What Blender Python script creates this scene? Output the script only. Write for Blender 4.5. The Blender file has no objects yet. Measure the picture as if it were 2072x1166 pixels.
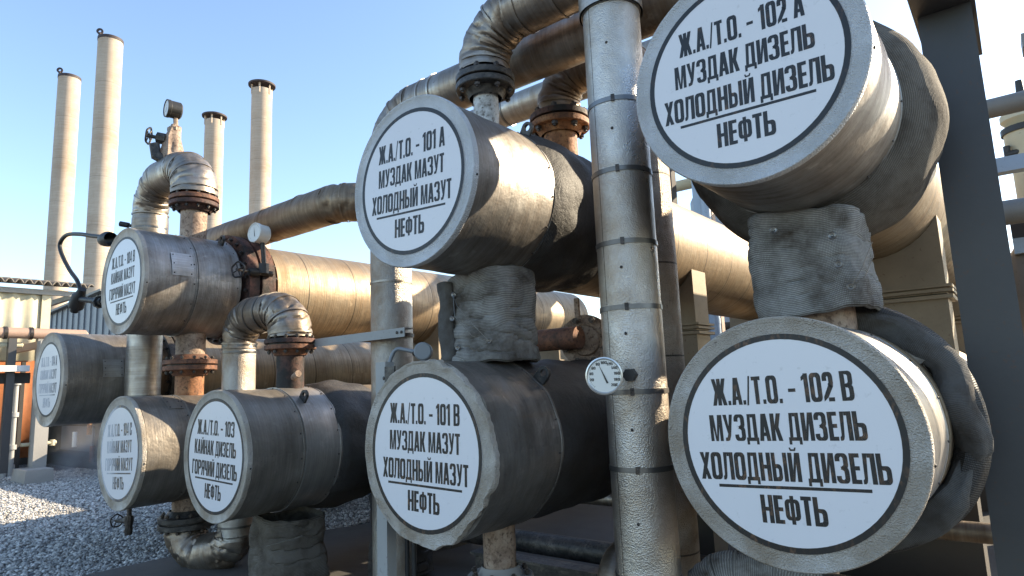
import bpy, bmesh, math, random
from math import radians, sin, cos, pi, sqrt, atan2
from mathutils import Vector, Matrix, noise
import numpy as np
random.seed(7)
S = bpy.context.scene

# ---------------------------------------------------------------- camera
F_PX, YAW, PITCH, ROLL = 1289.38, .668996, .1477753, -.0406983
CAM = Vector((0, 0, 1.6))
FW = Vector((-sin(YAW)*cos(PITCH), cos(YAW)*cos(PITCH), sin(PITCH)))
_r = FW.cross(Vector((0, 0, 1))).normalized(); _u = _r.cross(FW)
RT = _r*cos(ROLL) + _u*sin(ROLL); UP = -_r*sin(ROLL) + _u*cos(ROLL)
cd = bpy.data.cameras.new('camera'); cam = bpy.data.objects.new('camera', cd)
S.collection.objects.link(cam); S.camera = cam
M = Matrix((RT, UP, -FW)).transposed().to_4x4(); M.translation = CAM
cam.matrix_world = M
cd.sensor_width = 36; cd.sensor_fit = 'HORIZONTAL'; cd.lens = F_PX/2072*36
cd.clip_start = .05; cd.clip_end = 3000

# ---------------------------------------------------------------- light
SUN_AZ, SUN_EL = radians(31), radians(25)      # azimuth from +Y towards +X
w = bpy.data.worlds.new('World'); S.world = w; w.use_nodes = True
nt = w.node_tree; bg = nt.nodes['Background']
sky = nt.nodes.new('ShaderNodeTexSky'); sky.sky_type = 'NISHITA'; sky.sun_disc = False
sky.sun_elevation = SUN_EL; sky.sun_rotation = SUN_AZ
sky.air_density = 1.0; sky.dust_density = .6; sky.ozone_density = 1.45
nt.links.new(sky.outputs[0], bg.inputs[0]); bg.inputs[1].default_value = .15
ld = bpy.data.lights.new('sun', 'SUN'); ld.energy = 5.0; ld.angle = radians(.5); ld.color = (1, .84, .61)
sun = bpy.data.objects.new('sun', ld); S.collection.objects.link(sun)
sd = Vector((sin(SUN_AZ)*cos(SUN_EL), cos(SUN_AZ)*cos(SUN_EL), sin(SUN_EL)))
sun.rotation_euler = (-sd).to_track_quat('-Z', 'Y').to_euler()
S.view_settings.view_transform = 'Standard'; S.view_settings.look = 'None'
S.view_settings.exposure = 1.3; S.view_settings.gamma = 1

# ---------------------------------------------------------------- materials
def nodes(name):
    m = bpy.data.materials.new(name); m.use_nodes = True
    t = m.node_tree; return m, t, t.nodes['Principled BSDF']
def N(t, kind, **kw):
    n = t.nodes.new(kind)
    for k, v in kw.items():
        if isinstance(k, str) and hasattr(n, k): setattr(n, k, v)
    return n
def mapping(t, src, scale):
    m = t.nodes.new('ShaderNodeMapping'); m.inputs['Scale'].default_value = scale
    t.links.new(src, m.inputs['Vector']); return m.outputs[0]
def noisetex(t, vec, scale, detail=4, rough=.55, dist=0):
    n = t.nodes.new('ShaderNodeTexNoise'); n.inputs['Scale'].default_value = scale
    n.inputs['Detail'].default_value = detail; n.inputs['Roughness'].default_value = rough
    n.inputs['Distortion'].default_value = dist
    t.links.new(vec, n.inputs['Vector']); return n.outputs['Fac']
def ramp(t, fac, stops):
    r = t.nodes.new('ShaderNodeValToRGB'); e = r.color_ramp.elements
    while len(e) > 1: e.remove(e[-1])
    e[0].position = stops[0][0]; e[0].color = c4(stops[0][1])
    for p, c in stops[1:]:
        x = e.new(p); x.color = c4(c)
    t.links.new(fac, r.inputs[0]); return r.outputs[0]
def c4(c):
    if isinstance(c, (int, float)): return (c, c, c, 1)
    return (*c, 1)
def mix(t, fac, a, b, mode='MIX'):
    m = t.nodes.new('ShaderNodeMix'); m.data_type = 'RGBA'; m.blend_type = mode
    for s, v in ((m.inputs[0], fac), (m.inputs[6], a), (m.inputs[7], b)):
        if hasattr(v, 'links'): t.links.new(v, s)
        elif s is m.inputs[0]: s.default_value = v
        else: s.default_value = c4(v)
    return m.outputs[2]
def math_(t, op, a, b=None, c=None):
    m = t.nodes.new('ShaderNodeMath'); m.operation = op
    for i, v in enumerate((a, b, c)):
        if v is None: continue
        if hasattr(v, 'links'): t.links.new(v, m.inputs[i])
        else: m.inputs[i].default_value = v
    return m.outputs[0]
def bump(t, b, h, strength, dist, prev=None):
    n = t.nodes.new('ShaderNodeBump'); n.inputs['Strength'].default_value = strength
    n.inputs['Distance'].default_value = dist; t.links.new(h, n.inputs['Height'])
    if prev: t.links.new(prev, n.inputs['Normal'])
    t.links.new(n.outputs[0], b.inputs['Normal']); return n.outputs[0]
def coords(t):
    c = t.nodes.new('ShaderNodeTexCoord'); return c.outputs['Object'], c.outputs['UV']
def sepv(t, v):
    s = t.nodes.new('ShaderNodeSeparateXYZ'); t.links.new(v, s.inputs[0]); return s.outputs

def alu(name, base=(.50, .48, .45), grime=(.13, .09, .06), amt=.5, rough=.4, metal=.9, stucco=0, streak=1.,
        spots=.4, seam=0, dents=.14, longseam=0, sc=1.):
    """weathered aluminium jacket; UV is in metres (x round the pipe, y along it)"""
    m, t, b = nodes(name); ob, uv = coords(t)
    big = noisetex(t, ob, 2.3*sc, 6, .62, .3)
    med = noisetex(t, ob, 11*sc, 5, .6)
    st = noisetex(t, mapping(t, uv, (1.4, 75, 1)), 1, 5, .6)
    st2 = noisetex(t, mapping(t, uv, (9, 1.1, 1)), 1, 4, .65)
    bandn = noisetex(t, mapping(t, uv, (1.1, 13, 1)), 1, 5, .65)
    gm = math_(t, 'ADD', math_(t, 'MULTIPLY', big, .55 if streak else 1), math_(t, 'MULTIPLY', bandn, .45 if streak else 0))
    g = ramp(t, gm, [(.5-.20*amt-.05, 0), (.76-.2*amt, 1)])
    col = mix(t, g, base, grime)
    if streak:
        s = ramp(t, st, [(.35, 0), (.65, 1)])
        s_ = math_(t, 'MULTIPLY', s, .42*streak)
        col = mix(t, s_, col, tuple(x*.38 for x in base))
        run = ramp(t, st2, [(.56, 0), (.74, 1)])
        col = mix(t, math_(t, 'MULTIPLY', run, .5*amt), col, (.20, .125, .065))
    if spots:
        v = noisetex(t, ob, 34*sc, 3, .6)
        sp = ramp(t, v, [(.66, 0), (.72, 1)])
        col = mix(t, math_(t, 'MULTIPLY', sp, spots), col, (.07, .045, .03))
        lt = ramp(t, med, [(.6, 0), (.78, 1)])
        col = mix(t, math_(t, 'MULTIPLY', lt, .35), col, tuple(min(1, x*1.5) for x in base))
    if stucco and spots > .4:
        gr = noisetex(t, ob, 170, 2, .6)  # sparkle of the embossing put into the colour as dark specks
        col = mix(t, math_(t, 'MULTIPLY', ramp(t, gr, [(.5, 0), (.66, 1)]), .35), col, tuple(x*.45 for x in base))
    h2 = None
    if seam or longseam:
        X, Y, Z = sepv(t, uv)
        ln = None
        if seam:
            fr = math_(t, 'FRACT', math_(t, 'DIVIDE', Y, seam))
            ln = math_(t, 'LESS_THAN', fr, .011/seam)
        if longseam:
            l2 = math_(t, 'LESS_THAN', math_(t, 'ABSOLUTE', math_(t, 'SUBTRACT', X, longseam)), .0025)
            ln = math_(t, 'MAXIMUM', ln, l2) if ln else l2
        col = mix(t, math_(t, 'MULTIPLY', ln, .85), col, (.03, .025, .02)); h2 = ln
    t.links.new(col, b.inputs['Base Color'])
    b.inputs['Metallic'].default_value = metal
    rg = math_(t, 'ADD', math_(t, 'MULTIPLY', med, .3), rough-.14)
    rg = math_(t, 'ADD', rg, math_(t, 'MULTIPLY', g, .22)); t.links.new(rg, b.inputs['Roughness'])
    p = bump(t, b, noisetex(t, ob, 7*sc, 4, .6), dents, .05)
    if stucco:
        v = noisetex(t, ob, 150, 2, .5, .2)
        p = bump(t, b, ramp(t, v, [(.30, 0), (.72, 1)]), stucco, .0075, p)
    if streak:
        p = bump(t, b, st, .35*streak, .004, p)
    return m

def rust(name, cols=((.06, .035, .025), (.16, .07, .04), (.30, .13, .06)), rough=.75, metal=.15, oil=0):
    m, t, b = nodes(name); ob, uv = coords(t)
    n1 = noisetex(t, ob, 9, 7, .68, .3); n2 = noisetex(t, ob, 42, 4, .6)
    c = ramp(t, n1, [(.30, cols[0]), (.5, cols[1]), (.70, cols[2])])
    c = mix(t, ramp(t, n2, [(.52, 0), (.68, 1)]), c, cols[0])
    if oil:
        c = mix(t, ramp(t, noisetex(t, ob, 5, 4), [(.5-.2*oil, 1), (.75, 0)]), c, (.015, .013, .012))
    t.links.new(c, b.inputs['Base Color']); b.inputs['Metallic'].default_value = metal
    t.links.new(math_(t, 'ADD', math_(t, 'MULTIPLY', n2, .3), rough-.2), b.inputs['Roughness'])
    bump(t, b, n1, .5, .02, bump(t, b, n2, .5, .004)); return m

def fabric(name, c1=(.10, .105, .11), c2=(.045, .045, .045), pitch=110, rough=.9, spec=.3, oily=0):
    m, t, b = nodes(name); ob, uv = coords(t)
    wv = t.nodes.new('ShaderNodeTexWave'); wv.bands_direction = 'Y'; wv.inputs['Scale'].default_value = pitch/3.1
    wv.inputs['Distortion'].default_value = 1.2; wv.inputs['Detail'].default_value = 2; wv.inputs['Detail Scale'].default_value = .7
    t.links.new(uv, wv.inputs['Vector'])
    wx = t.nodes.new('ShaderNodeTexWave'); wx.bands_direction = 'X'; wx.inputs['Scale'].default_value = pitch/2.
    wx.inputs['Distortion'].default_value = 1.0; t.links.new(uv, wx.inputs['Vector'])
    weave = math_(t, 'MULTIPLY', wv.outputs['Fac'], math_(t, 'ADD', math_(t, 'MULTIPLY', wx.outputs['Fac'], .75), .25))
    n = noisetex(t, ob, 5, 6, .65)
    col = mix(t, weave, c2, c1)
    col = mix(t, ramp(t, n, [(.42, 0), (.72, 1)]), col, (.05, .038, .028))
    if oily: col = mix(t, ramp(t, noisetex(t, ob, 2.5, 5), [(.35, 0), (.6, oily)]), col, (.012, .011, .010))
    t.links.new(col, b.inputs['Base Color']); b.inputs['Roughness'].default_value = rough
    b.inputs['Specular IOR Level'].default_value = spec
    p = bump(t, b, weave, .5, .004); bump(t, b, n, .5, .04, p); return m

def paint(name, col, rough=.5, metal=0, var=.25, dirt=(.08, .06, .045), dirt_amt=.4, bumpy=.1):
    m, t, b = nodes(name); ob, uv = coords(t)
    n = noisetex(t, ob, 3, 6, .65); n2 = noisetex(t, ob, 30, 4, .6)
    c = mix(t, ramp(t, n, [(.35, 0), (.75, var)]), col, tuple(x*.6 for x in col))
    c = mix(t, math_(t, 'MULTIPLY', ramp(t, n2, [(.62, 0), (.74, 1)]), dirt_amt), c, dirt)
    t.links.new(c, b.inputs['Base Color']); b.inputs['Roughness'].default_value = rough
    b.inputs['Metallic'].default_value = metal
    bump(t, b, n2, bumpy, .006); return m

def letters(name, dark=(.012, .014, .018), wear=(.20, .10, .045), amt=.4, stripes=0, fade=0):
    m, t, b = nodes(name); ob, uv = coords(t)
    n = noisetex(t, mapping(t, ob, (1, 1, .45)), 42, 5, .7); n1 = noisetex(t, ob, 5, 3)
    k = math_(t, 'MULTIPLY', ramp(t, n, [(.50, 0), (.62, 1)]), ramp(t, n1, [(.5-.35*amt, 0), (.85-.45*amt, 1)]))
    c = mix(t, k, dark, wear)
    if stripes:
        wv = t.nodes.new('ShaderNodeTexWave'); wv.bands_direction = 'X'; wv.inputs['Scale'].default_value = 22
        wv.inputs['Distortion'].default_value = 2.5; wv.inputs['Detail'].default_value = 3; t.links.new(ob, wv.inputs['Vector'])
        X, Y, Z = sepv(t, ob)
        zone = ramp(t, math_(t, 'ADD', math_(t, 'MULTIPLY', X, 1.0), .5), [(.42+fade, 1), (.58+fade, .15)])
        c = mix(t, math_(t, 'MULTIPLY', ramp(t, wv.outputs['Fac'], [(.25, .35), (.6, 1)]), zone), c, (.62, .64, .70))
    t.links.new(c, b.inputs['Base Color']); b.inputs['Roughness'].default_value = .5; return m

MAT = {}
MAT['jacket'] = alu('aluminium_jacket')
MAT['jacket_dark'] = alu('grimy_aluminium_jacket', (.37, .335, .29), (.13, .105, .08), .5, .34, .5, spots=.4, dents=.2)
MAT['jacket_black'] = alu('sooty_aluminium_jacket', (.27, .25, .225), (.085, .072, .06), .5, .34, .5, streak=.5, spots=.4, dents=.32)
MAT['jacket_clean'] = alu('clean_steel_band', (.52, .50, .475), (.24, .20, .16), .3, .3, .7, spots=.15, dents=.08)
MAT['cover'] = alu('stucco_embossed_cover', (.50, .49, .47), (.30, .27, .23), .35, .5, .55, stucco=.9, streak=0, spots=.55, dents=.2)
MAT['cover_bright'] = alu('bright_stucco_cover', (.60, .60, .60), (.45, .44, .42), .2, .48, .55, stucco=.7, streak=0, spots=.15, dents=.2)
MAT['cover_worn'] = alu('worn_stucco_cover', (.64, .60, .54), (.36, .29, .21), .42, .55, .5, stucco=.9, streak=0, spots=.6, dents=.6)
MAT['cover_plain'] = alu('plain_weathered_cover', (.50, .455, .40), (.30, .24, .18), .45, .55, .5, stucco=0, streak=0, spots=.5, dents=.4)
MAT['shell'] = alu('spiral_banded_jacket', (.47, .38, .265), (.27, .18, .10), .55, .4, .6, seam=.62, spots=.2, dents=.08, streak=1.6)
MAT['pipe'] = alu('pipe_jacket', (.46, .42, .37), (.17, .11, .065), .6, .34, .9, spots=.4, dents=.14)
MAT['pipe_bright'] = alu('bright_pipe_jacket', (.52, .49, .45), (.25, .19, .13), .5, .36, .88, spots=.35, dents=.14, streak=.6)
MAT['pipe_stucco'] = alu('stucco_pipe_jacket', (.50, .48, .44), (.30, .22, .15), .45, .32, .9, stucco=.5, streak=0, spots=.3, dents=.1)
MAT['pipe_brown'] = alu('brown_stained_pipe_jacket', (.36, .28, .20), (.13, .08, .045), .6, .42, .75, spots=.4, dents=.12)
MAT['seamed'] = alu('seamed_stucco_jacket', (.38, .34, .29), (.20, .13, .08), .6, .42, .8, stucco=.8, streak=0, spots=.5, dents=.1, seam=.62)
MAT['strap'] = alu('steel_strap', (.19, .19, .19), (.15, .13, .11), .3, .32, .9, streak=0, spots=.2, dents=.05)
MAT['rust'] = rust('rusted_flange')
MAT['rust_red'] = rust('red_brown_flange', ((.05, .025, .02), (.20, .085, .06), (.27, .12, .08)), oil=.6)
MAT['rust_orange'] = rust('orange_rusted_flange', ((.09, .04, .02), (.28, .12, .05), (.42, .22, .10)))
MAT['rust_pale'] = rust('scaly_painted_neck', ((.10, .06, .04), (.30, .21, .15), (.42, .33, .25)), .7)
MAT['rust_black'] = rust('oily_black_flange', ((.015, .013, .012), (.05, .045, .04), (.14, .12, .10)), .5)
MAT['white_neck'] = rust('peeling_white_neck', ((.12, .10, .08), (.55, .54, .52), (.62, .62, .62)), .6)
MAT['bolt'] = rust('dark_bolt', ((.02, .018, .016), (.06, .05, .045), (.12, .09, .07)), .45, .5)
MAT['fabric'] = fabric('woven_insulation_cloth', (.50, .49, .465), (.14, .135, .125))
MAT['fabric_dark'] = fabric('dark_insulation_cloth', (.17, .165, .155), (.085, .082, .078), 150)
MAT['fabric_oily'] = fabric('oil_soaked_cloth', (.14, .13, .12), (.016, .016, .016), 100, .55, .5, .5)
MAT['fabric_brown'] = fabric('sun_bleached_cloth', (.24, .215, .18), (.095, .083, .068), 100)
MAT['black'] = paint('black_rubber', (.012, .012, .013), .55, 0, .2, (.05, .045, .04), .3)
MAT['gauge_black'] = paint('black_gauge_case', (.035, .033, .03), .45, .2)
MAT['label'] = paint('white_vinyl', (.72, .705, .715), .35, 0, .06, (.36, .35, .34), .3, .02)
MAT['dial'] = paint('dial_white', (.72, .71, .66), .3, 0, .06, (.4, .38, .33), .1, .0)
MAT['chrome'] = alu('polished_rim', (.72, .71, .68), (.5, .48, .44), .2, .25, .9, streak=0, spots=0, dents=.02)
MAT['ink'] = letters('black_letter_ink', (.009, .011, .015), amt=.0)
MAT['ink_worn'] = letters('worn_letter_ink', (.011, .009, .008), amt=.25)
MAT['ink_brown'] = letters('brown_flecked_ink', (.014, .013, .014), (.24, .13, .05), amt=.15)
MAT['ink_striped'] = letters('pale_striped_ink', (.06, .06, .07), stripes=1, fade=.14, amt=.2)  # pale stripes cover the letters, thinning to the right
MAT['ink_fade'] = letters('half_washed_ink', (.02, .02, .022), (.38, .22, .06), stripes=1, fade=-.1, amt=.6)
MAT['beam'] = paint('blue_grey_beam_paint', (.060, .060, .062), .5, .1, .45, (.10, .05, .03), .7)
MAT['post'] = paint('pale_grey_post_paint', (.34, .34, .33), .6, .1, .35, (.10, .08, .06), .5)
MAT['saddle'] = paint('tan_saddle_plate', (.30, .245, .17), .55, .3, .75, (.14, .07, .035), .8)
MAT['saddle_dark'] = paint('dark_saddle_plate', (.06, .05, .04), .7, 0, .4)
MAT['instrument'] = paint('grey_instrument_paint', (.22, .235, .25), .5, .0, .2)
MAT['conduit'] = paint('grey_conduit', (.20, .22, .24), .5, .2, .2)
MAT['wire'] = alu('tie_wire', (.24, .235, .22), (.15, .12, .09), .2, .35, .9, streak=0, spots=0, dents=0)
MAT['chimney'] = alu('cream_chimney_paint', (.55, .47, .375), (.38, .28, .20), .5, .75, 0., streak=.12, spots=0, dents=0, seam=2.6, sc=.25)
MAT['soot'] = paint('sooty_rim', (.05, .035, .035), .7)
MAT['concrete'] = paint('concrete', (.33, .32, .30), .9, 0, .4, (.16, .15, .14), .4, .4)
MAT['concrete_dark'] = paint('stained_shade_concrete', (.085, .08, .074), .75, 0, .85, (.025, .022, .02), .8, .4)  # base darkened to stand in for deep shade under the shells, plus stains
MAT['asbestos'] = paint('cement_roof_sheet', (.17, .15, .13), .9, 0, .4)
MAT['yellow_sheet'] = paint('stained_cream_sheet', (.58, .53, .38), .6, 0, .5, (.42, .20, .06), .8)
MAT['blue_sheet'] = paint('blue_grey_sheet', (.23, .25, .275), .5, .1, .3, (.2, .18, .16), .3)
MAT['red_sheet'] = paint('orange_rusty_sheet', (.40, .14, .05), .7, 0, .9, (.10, .04, .02), .9)
MAT['white_beam'] = paint('white_beam_paint', (.62, .63, .63), .5)
MAT['brown_pipe'] = paint('brown_primer_pipe', (.36, .24, .18), .6, 0, .35)
MAT['cream_pipe'] = paint('cream_pipe_paint', (.58, .52, .36), .6, 0, .3)
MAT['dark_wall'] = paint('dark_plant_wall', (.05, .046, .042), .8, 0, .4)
MAT['far_door'] = paint('dull_blue_door', (.11, .125, .15), .6)
MAT['far_blue'] = paint('blue_grey_pipe_paint', (.30, .36, .43), .5, .2, .3)
MAT['pipe_grey'] = paint('dull_grey_pipe', (.22, .215, .20), .6, .2, .4)

def gravel_mat():
    m, t, b = nodes('gravel'); ob, uv = coords(t)
    v = t.nodes.new('ShaderNodeTexVoronoi'); v.inputs['Scale'].default_value = 26; t.links.new(ob, v.inputs['Vector'])
    s = sepv(t, v.outputs['Color'])[0]
    c = ramp(t, s, [(0, (.16, .165, .17)), (.5, (.27, .275, .28)), (1, (.42, .42, .41))])
    c = mix(t, ramp(t, v.outputs['Distance'], [(.25, 0), (.55, .8)]), c, (.06, .06, .06))
    c = mix(t, ramp(t, noisetex(t, ob, .9, 4), [(.4, 0), (.75, .45)]), c, (.13, .125, .12))
    t.links.new(c, b.inputs['Base Color']); b.inputs['Roughness'].default_value = .95
    bump(t, b, v.outputs['Distance'], 1, -.02); return m
def stone_mat():
    m, t, b = nodes('gravel_stones')
    g = t.nodes.new('ShaderNodeNewGeometry')
    c = ramp(t, g.outputs['Random Per Island'], [(0, (.16, .15, .14)), (.4, (.36, .345, .32)), (.8, (.54, .52, .48)), (1, (.78, .75, .70))])
    t.links.new(c, b.inputs['Base Color']); b.inputs['Roughness'].default_value = .9; return m
MAT['gravel'] = gravel_mat(); MAT['stones'] = stone_mat()

# ---------------------------------------------------------------- mesh helpers
class MB:
    def __init__(s): s.v = []; s.f = []; s.uv = []
    def add(s, verts, faces, uvs=None):
        o = len(s.v); s.v += [tuple(p) for p in verts]
        for i, f in enumerate(faces):
            s.f.append([o+k for k in f])
            s.uv.append(uvs[i] if uvs else None)
        return s
    def build(s, name, mat, parent=None, smooth=True, angle=35):
        """vertices are world coordinates; the object sits at its thing's origin"""
        off = parent_loc(parent) if parent else Vector((0, 0, 0))
        vs = [(p[0]-off.x, p[1]-off.y, p[2]-off.z) for p in s.v]
        if not parent and vs:
            a = np.array(vs); c = (a.min(0)+a.max(0))/2; c[2] = a[:, 2].min()
            if name not in ('ground',): vs = [tuple(x) for x in (a-c)]
            else: c = np.zeros(3)
        me = bpy.data.meshes.new(name); me.from_pydata(vs, [], s.f)
        ul = me.uv_layers.new(name='UVMap'); li = 0; data = []
        for fi, f in enumerate(s.f):
            u = s.uv[fi]
            if u is None:
                p0, p1, p2 = (Vector(s.v[f[k]]) for k in (0, 1, 2))
                n = (p1-p0).cross(p2-p0); ax = max(range(3), key=lambda k: abs(n[k]))
                a_, b_ = [(1, 2), (0, 2), (0, 1)][ax]
                u = [(s.v[k][a_], s.v[k][b_]) for k in f]
            for q in u: data += [q[0], q[1]]
        ul.data.foreach_set('uv', data)
        me.polygons.foreach_set('use_smooth', [smooth]*len(s.f))
        if smooth: me.set_sharp_from_angle(angle=radians(angle))
        me.materials.append(MAT[mat] if isinstance(mat, str) else mat); me.update()
        o = bpy.data.objects.new(name, me); S.collection.objects.link(o)
        if parent: o.parent = parent
        elif vs: o.location = tuple(c)
        return o
LOC = {}
def parent_loc(p):
    while p.parent: p = p.parent
    return Vector(p.location)
def tag(o, label, cat, group=None, kind=None):
    if label: o['label'] = label
    if cat: o['category'] = cat
    if group: o['group'] = group
    if kind: o['kind'] = kind
    return o
def thing(name, label, cat, loc, group=None):
    o = bpy.data.objects.new(name, None); S.collection.objects.link(o); o.location = loc
    o.empty_display_size = .1
    return tag(o, label, cat, group)
V = Vector
def at(x, y, X=None, Y=None, Z=None):
    """real-world point seen at photo position (x, y) on a plane X=, Y= or Z="""
    d = FW + RT*((x-1036)/F_PX) - UP*((y-583)/F_PX)
    t = (X-CAM.x)/d.x if X is not None else (Y-CAM.y)/d.y if Y is not None else (Z-CAM.z)/d.z
    return CAM + d*t

def box(mb, x0, x1, y0, y1, z0, z1):
    v = [(x0, y0, z0), (x1, y0, z0), (x1, y1, z0), (x0, y1, z0), (x0, y0, z1), (x1, y0, z1), (x1, y1, z1), (x0, y1, z1)]
    return mb.add(v, [(0, 3, 2, 1), (4, 5, 6, 7), (0, 1, 5, 4), (1, 2, 6, 5), (2, 3, 7, 6), (3, 0, 4, 7)])
def obox(mb, c, ax, ay, az, hx, hy, hz):
    v = []
    for k in ((-1, -1, -1), (1, -1, -1), (1, 1, -1), (-1, 1, -1), (-1, -1, 1), (1, -1, 1), (1, 1, 1), (-1, 1, 1)):
        v.append(c + ax*hx*k[0] + ay*hy*k[1] + az*hz*k[2])
    return mb.add(v, [(0, 3, 2, 1), (4, 5, 6, 7), (0, 1, 5, 4), (1, 2, 6, 5), (2, 3, 7, 6), (3, 0, 4, 7)])
def prism(mb, poly, y0, y1, plane='xz'):
    n = len(poly); vs = []
    for y in (y0, y1):
        for a, b in poly: vs.append({'xz': (a, y, b), 'yz': (y, a, b), 'xy': (a, b, y)}[plane])
    fs = [tuple(range(n)), tuple(range(2*n-1, n-1, -1))]
    for i in range(n): j = (i+1) % n; fs.append((j, i, n+i, n+j))
    return mb.add(vs, fs)

def fillet(pts, rad, step=.04, arcn=14):
    """polyline -> dense path with rounded corners; returns points and a bend flag per point"""
    pts = [V(p) for p in pts]; out = [(pts[0], 0.)]
    rads = rad if isinstance(rad, (list, tuple)) else [rad]*(len(pts)-2)
    for i in range(1, len(pts)-1):
        a, b, c = pts[i-1], pts[i], pts[i+1]
        d1 = (b-a).normalized(); d2 = (c-b).normalized(); ang = d1.angle(d2)
        if ang < 1e-3: out.append((b, 0.)); continue
        r = rads[i-1]; k = r*math.tan(ang/2)
        s = b-d1*k; n = (d2-d1*d1.dot(d2)).normalized(); cen = s+n*r
        straight(out, s, step)
        for j in range(1, arcn+1):
            th = ang*j/arcn
            out.append((cen - n*r*cos(th) + d1*r*sin(th), 1.))
    straight(out, pts[-1], step)
    return out
def straight(out, b, step):
    a = out[-1][0]; L = (b-a).length; n = max(1, int(L/step))
    for j in range(1, n+1): out.append((a.lerp(b, j/n), 0.))

def sweep(mb, path, r, nseg=36, dent=0., wr=0., sq=0., up=None, v0=0., seed=0., caps=False, start=0.):
    """tube along path [(point, bend)], r a number or function(i, t, length)"""
    P = [p if isinstance(p, tuple) else (V(p), 0.) for p in path]
    n = len(P); T = []
    for i in range(n):
        a = P[max(0, i-1)][0]; b = P[min(n-1, i+1)][0]; T.append((b-a).normalized() if (b-a).length > 1e-9 else V((0, 0, 1)))
    ref = V(up) if up else (V((1, 0, 0)) if abs(T[0].x) < .8 else V((0, 0, 1)))
    e1 = (ref - T[0]*ref.dot(T[0])).normalized()
    vs = []; L = 0; Ls = []; rs = []
    for i in range(n):
        if i:
            L += (P[i][0]-P[i-1][0]).length
            e1 = (e1 - T[i]*e1.dot(T[i])).normalized()
        e2 = T[i].cross(e1); rr = r(i, i/(n-1), L) if callable(r) else r
        Ls.append(L); rs.append(rr)
        for k in range(nseg):
            th = 2*pi*k/nseg + start; q = rr; c_, s_ = cos(th), sin(th)
            if sq: q *= 1/((abs(c_)**(2+sq)+abs(s_)**(2+sq))**(1/(2+sq)))
            if dent: q += rr*dent*noise.noise(V((c_*1.6+seed, s_*1.6, L*3.2)))
            if wr and P[i][1]:
                v_ = abs(noise.noise(V((c_*.8+seed, s_*.8, L*10)))); q -= rr*wr*.6*max(0, .16-v_)/.16
                v_ = abs(noise.noise(V((c_*1.9+seed+5, s_*1.9, L*7)))); q -= rr*wr*.3*max(0, .12-v_)/.12
                q += rr*wr*.35*noise.noise(V((c_*1.5+seed, s_*1.5, L*5)))
            vs.append(P[i][0] + e1*(q*c_) + e2*(q*s_))
    fs = []; us = []; rmean = max(rs)
    for i in range(n-1):
        for k in range(nseg):
            k2 = (k+1) % nseg
            fs.append((i*nseg+k, i*nseg+k2, (i+1)*nseg+k2, (i+1)*nseg+k))
            u0 = k/nseg*2*pi*rmean; u1 = (k+1)/nseg*2*pi*rmean
            us.append([(u0, v0+Ls[i]), (u1, v0+Ls[i]), (u1, v0+Ls[i+1]), (u0, v0+Ls[i+1])])
    if caps:
        fs.append(tuple(range(nseg-1, -1, -1))); us.append([(vs[k].x, vs[k].z) for k in range(nseg-1, -1, -1)])
        fs.append(tuple((n-1)*nseg+k for k in range(nseg))); us.append([(vs[(n-1)*nseg+k].x, vs[(n-1)*nseg+k].z) for k in range(nseg)])
    mb.add(vs, fs, us); return mb
def lathe(mb, org, axis, prof, nseg=48, up=None, wob=0., seed=0., fn=None):
    """revolve [(height, radius)] about an axis through org"""
    org = V(org); a = V(axis).normalized()
    ref = V(up) if up else (V((1, 0, 0)) if abs(a.x) < .8 else V((0, 0, 1)))
    e1 = (ref-a*ref.dot(a)).normalized(); e2 = a.cross(e1); vs = []; L = 0; Ls = []
    rm = max(p[1] for p in prof)
    for i, (h, r) in enumerate(prof):
        if i: L += sqrt((h-prof[i-1][0])**2+(r-prof[i-1][1])**2)
        Ls.append(L)
        for k in range(nseg):
            th = 2*pi*k/nseg; q = r; hh = h
            if wob: q += r*wob*noise.noise(V((cos(th)*3+seed, sin(th)*3, h*6)))
            if fn: q, hh = fn(th, i, q, hh)
            vs.append(org + a*hh + e1*(q*cos(th)) + e2*(q*sin(th)))
    fs = []; us = []
    for i in range(len(prof)-1):
        for k in range(nseg):
            k2 = (k+1) % nseg; fs.append((i*nseg+k, i*nseg+k2, (i+1)*nseg+k2, (i+1)*nseg+k))
            u0 = k/nseg*2*pi*rm; u1 = (k+1)/nseg*2*pi*rm
            us.append([(u0, Ls[i]), (u1, Ls[i]), (u1, Ls[i+1]), (u0, Ls[i+1])])
    mb.add(vs, fs, us); return mb
def cyl(mb, a, b, r, nseg=20):
    a = V(a); b = V(b); return lathe(mb, a, b-a, [(0, .0001), (0, r), ((b-a).length, r), ((b-a).length, .0001)], nseg)

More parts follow.
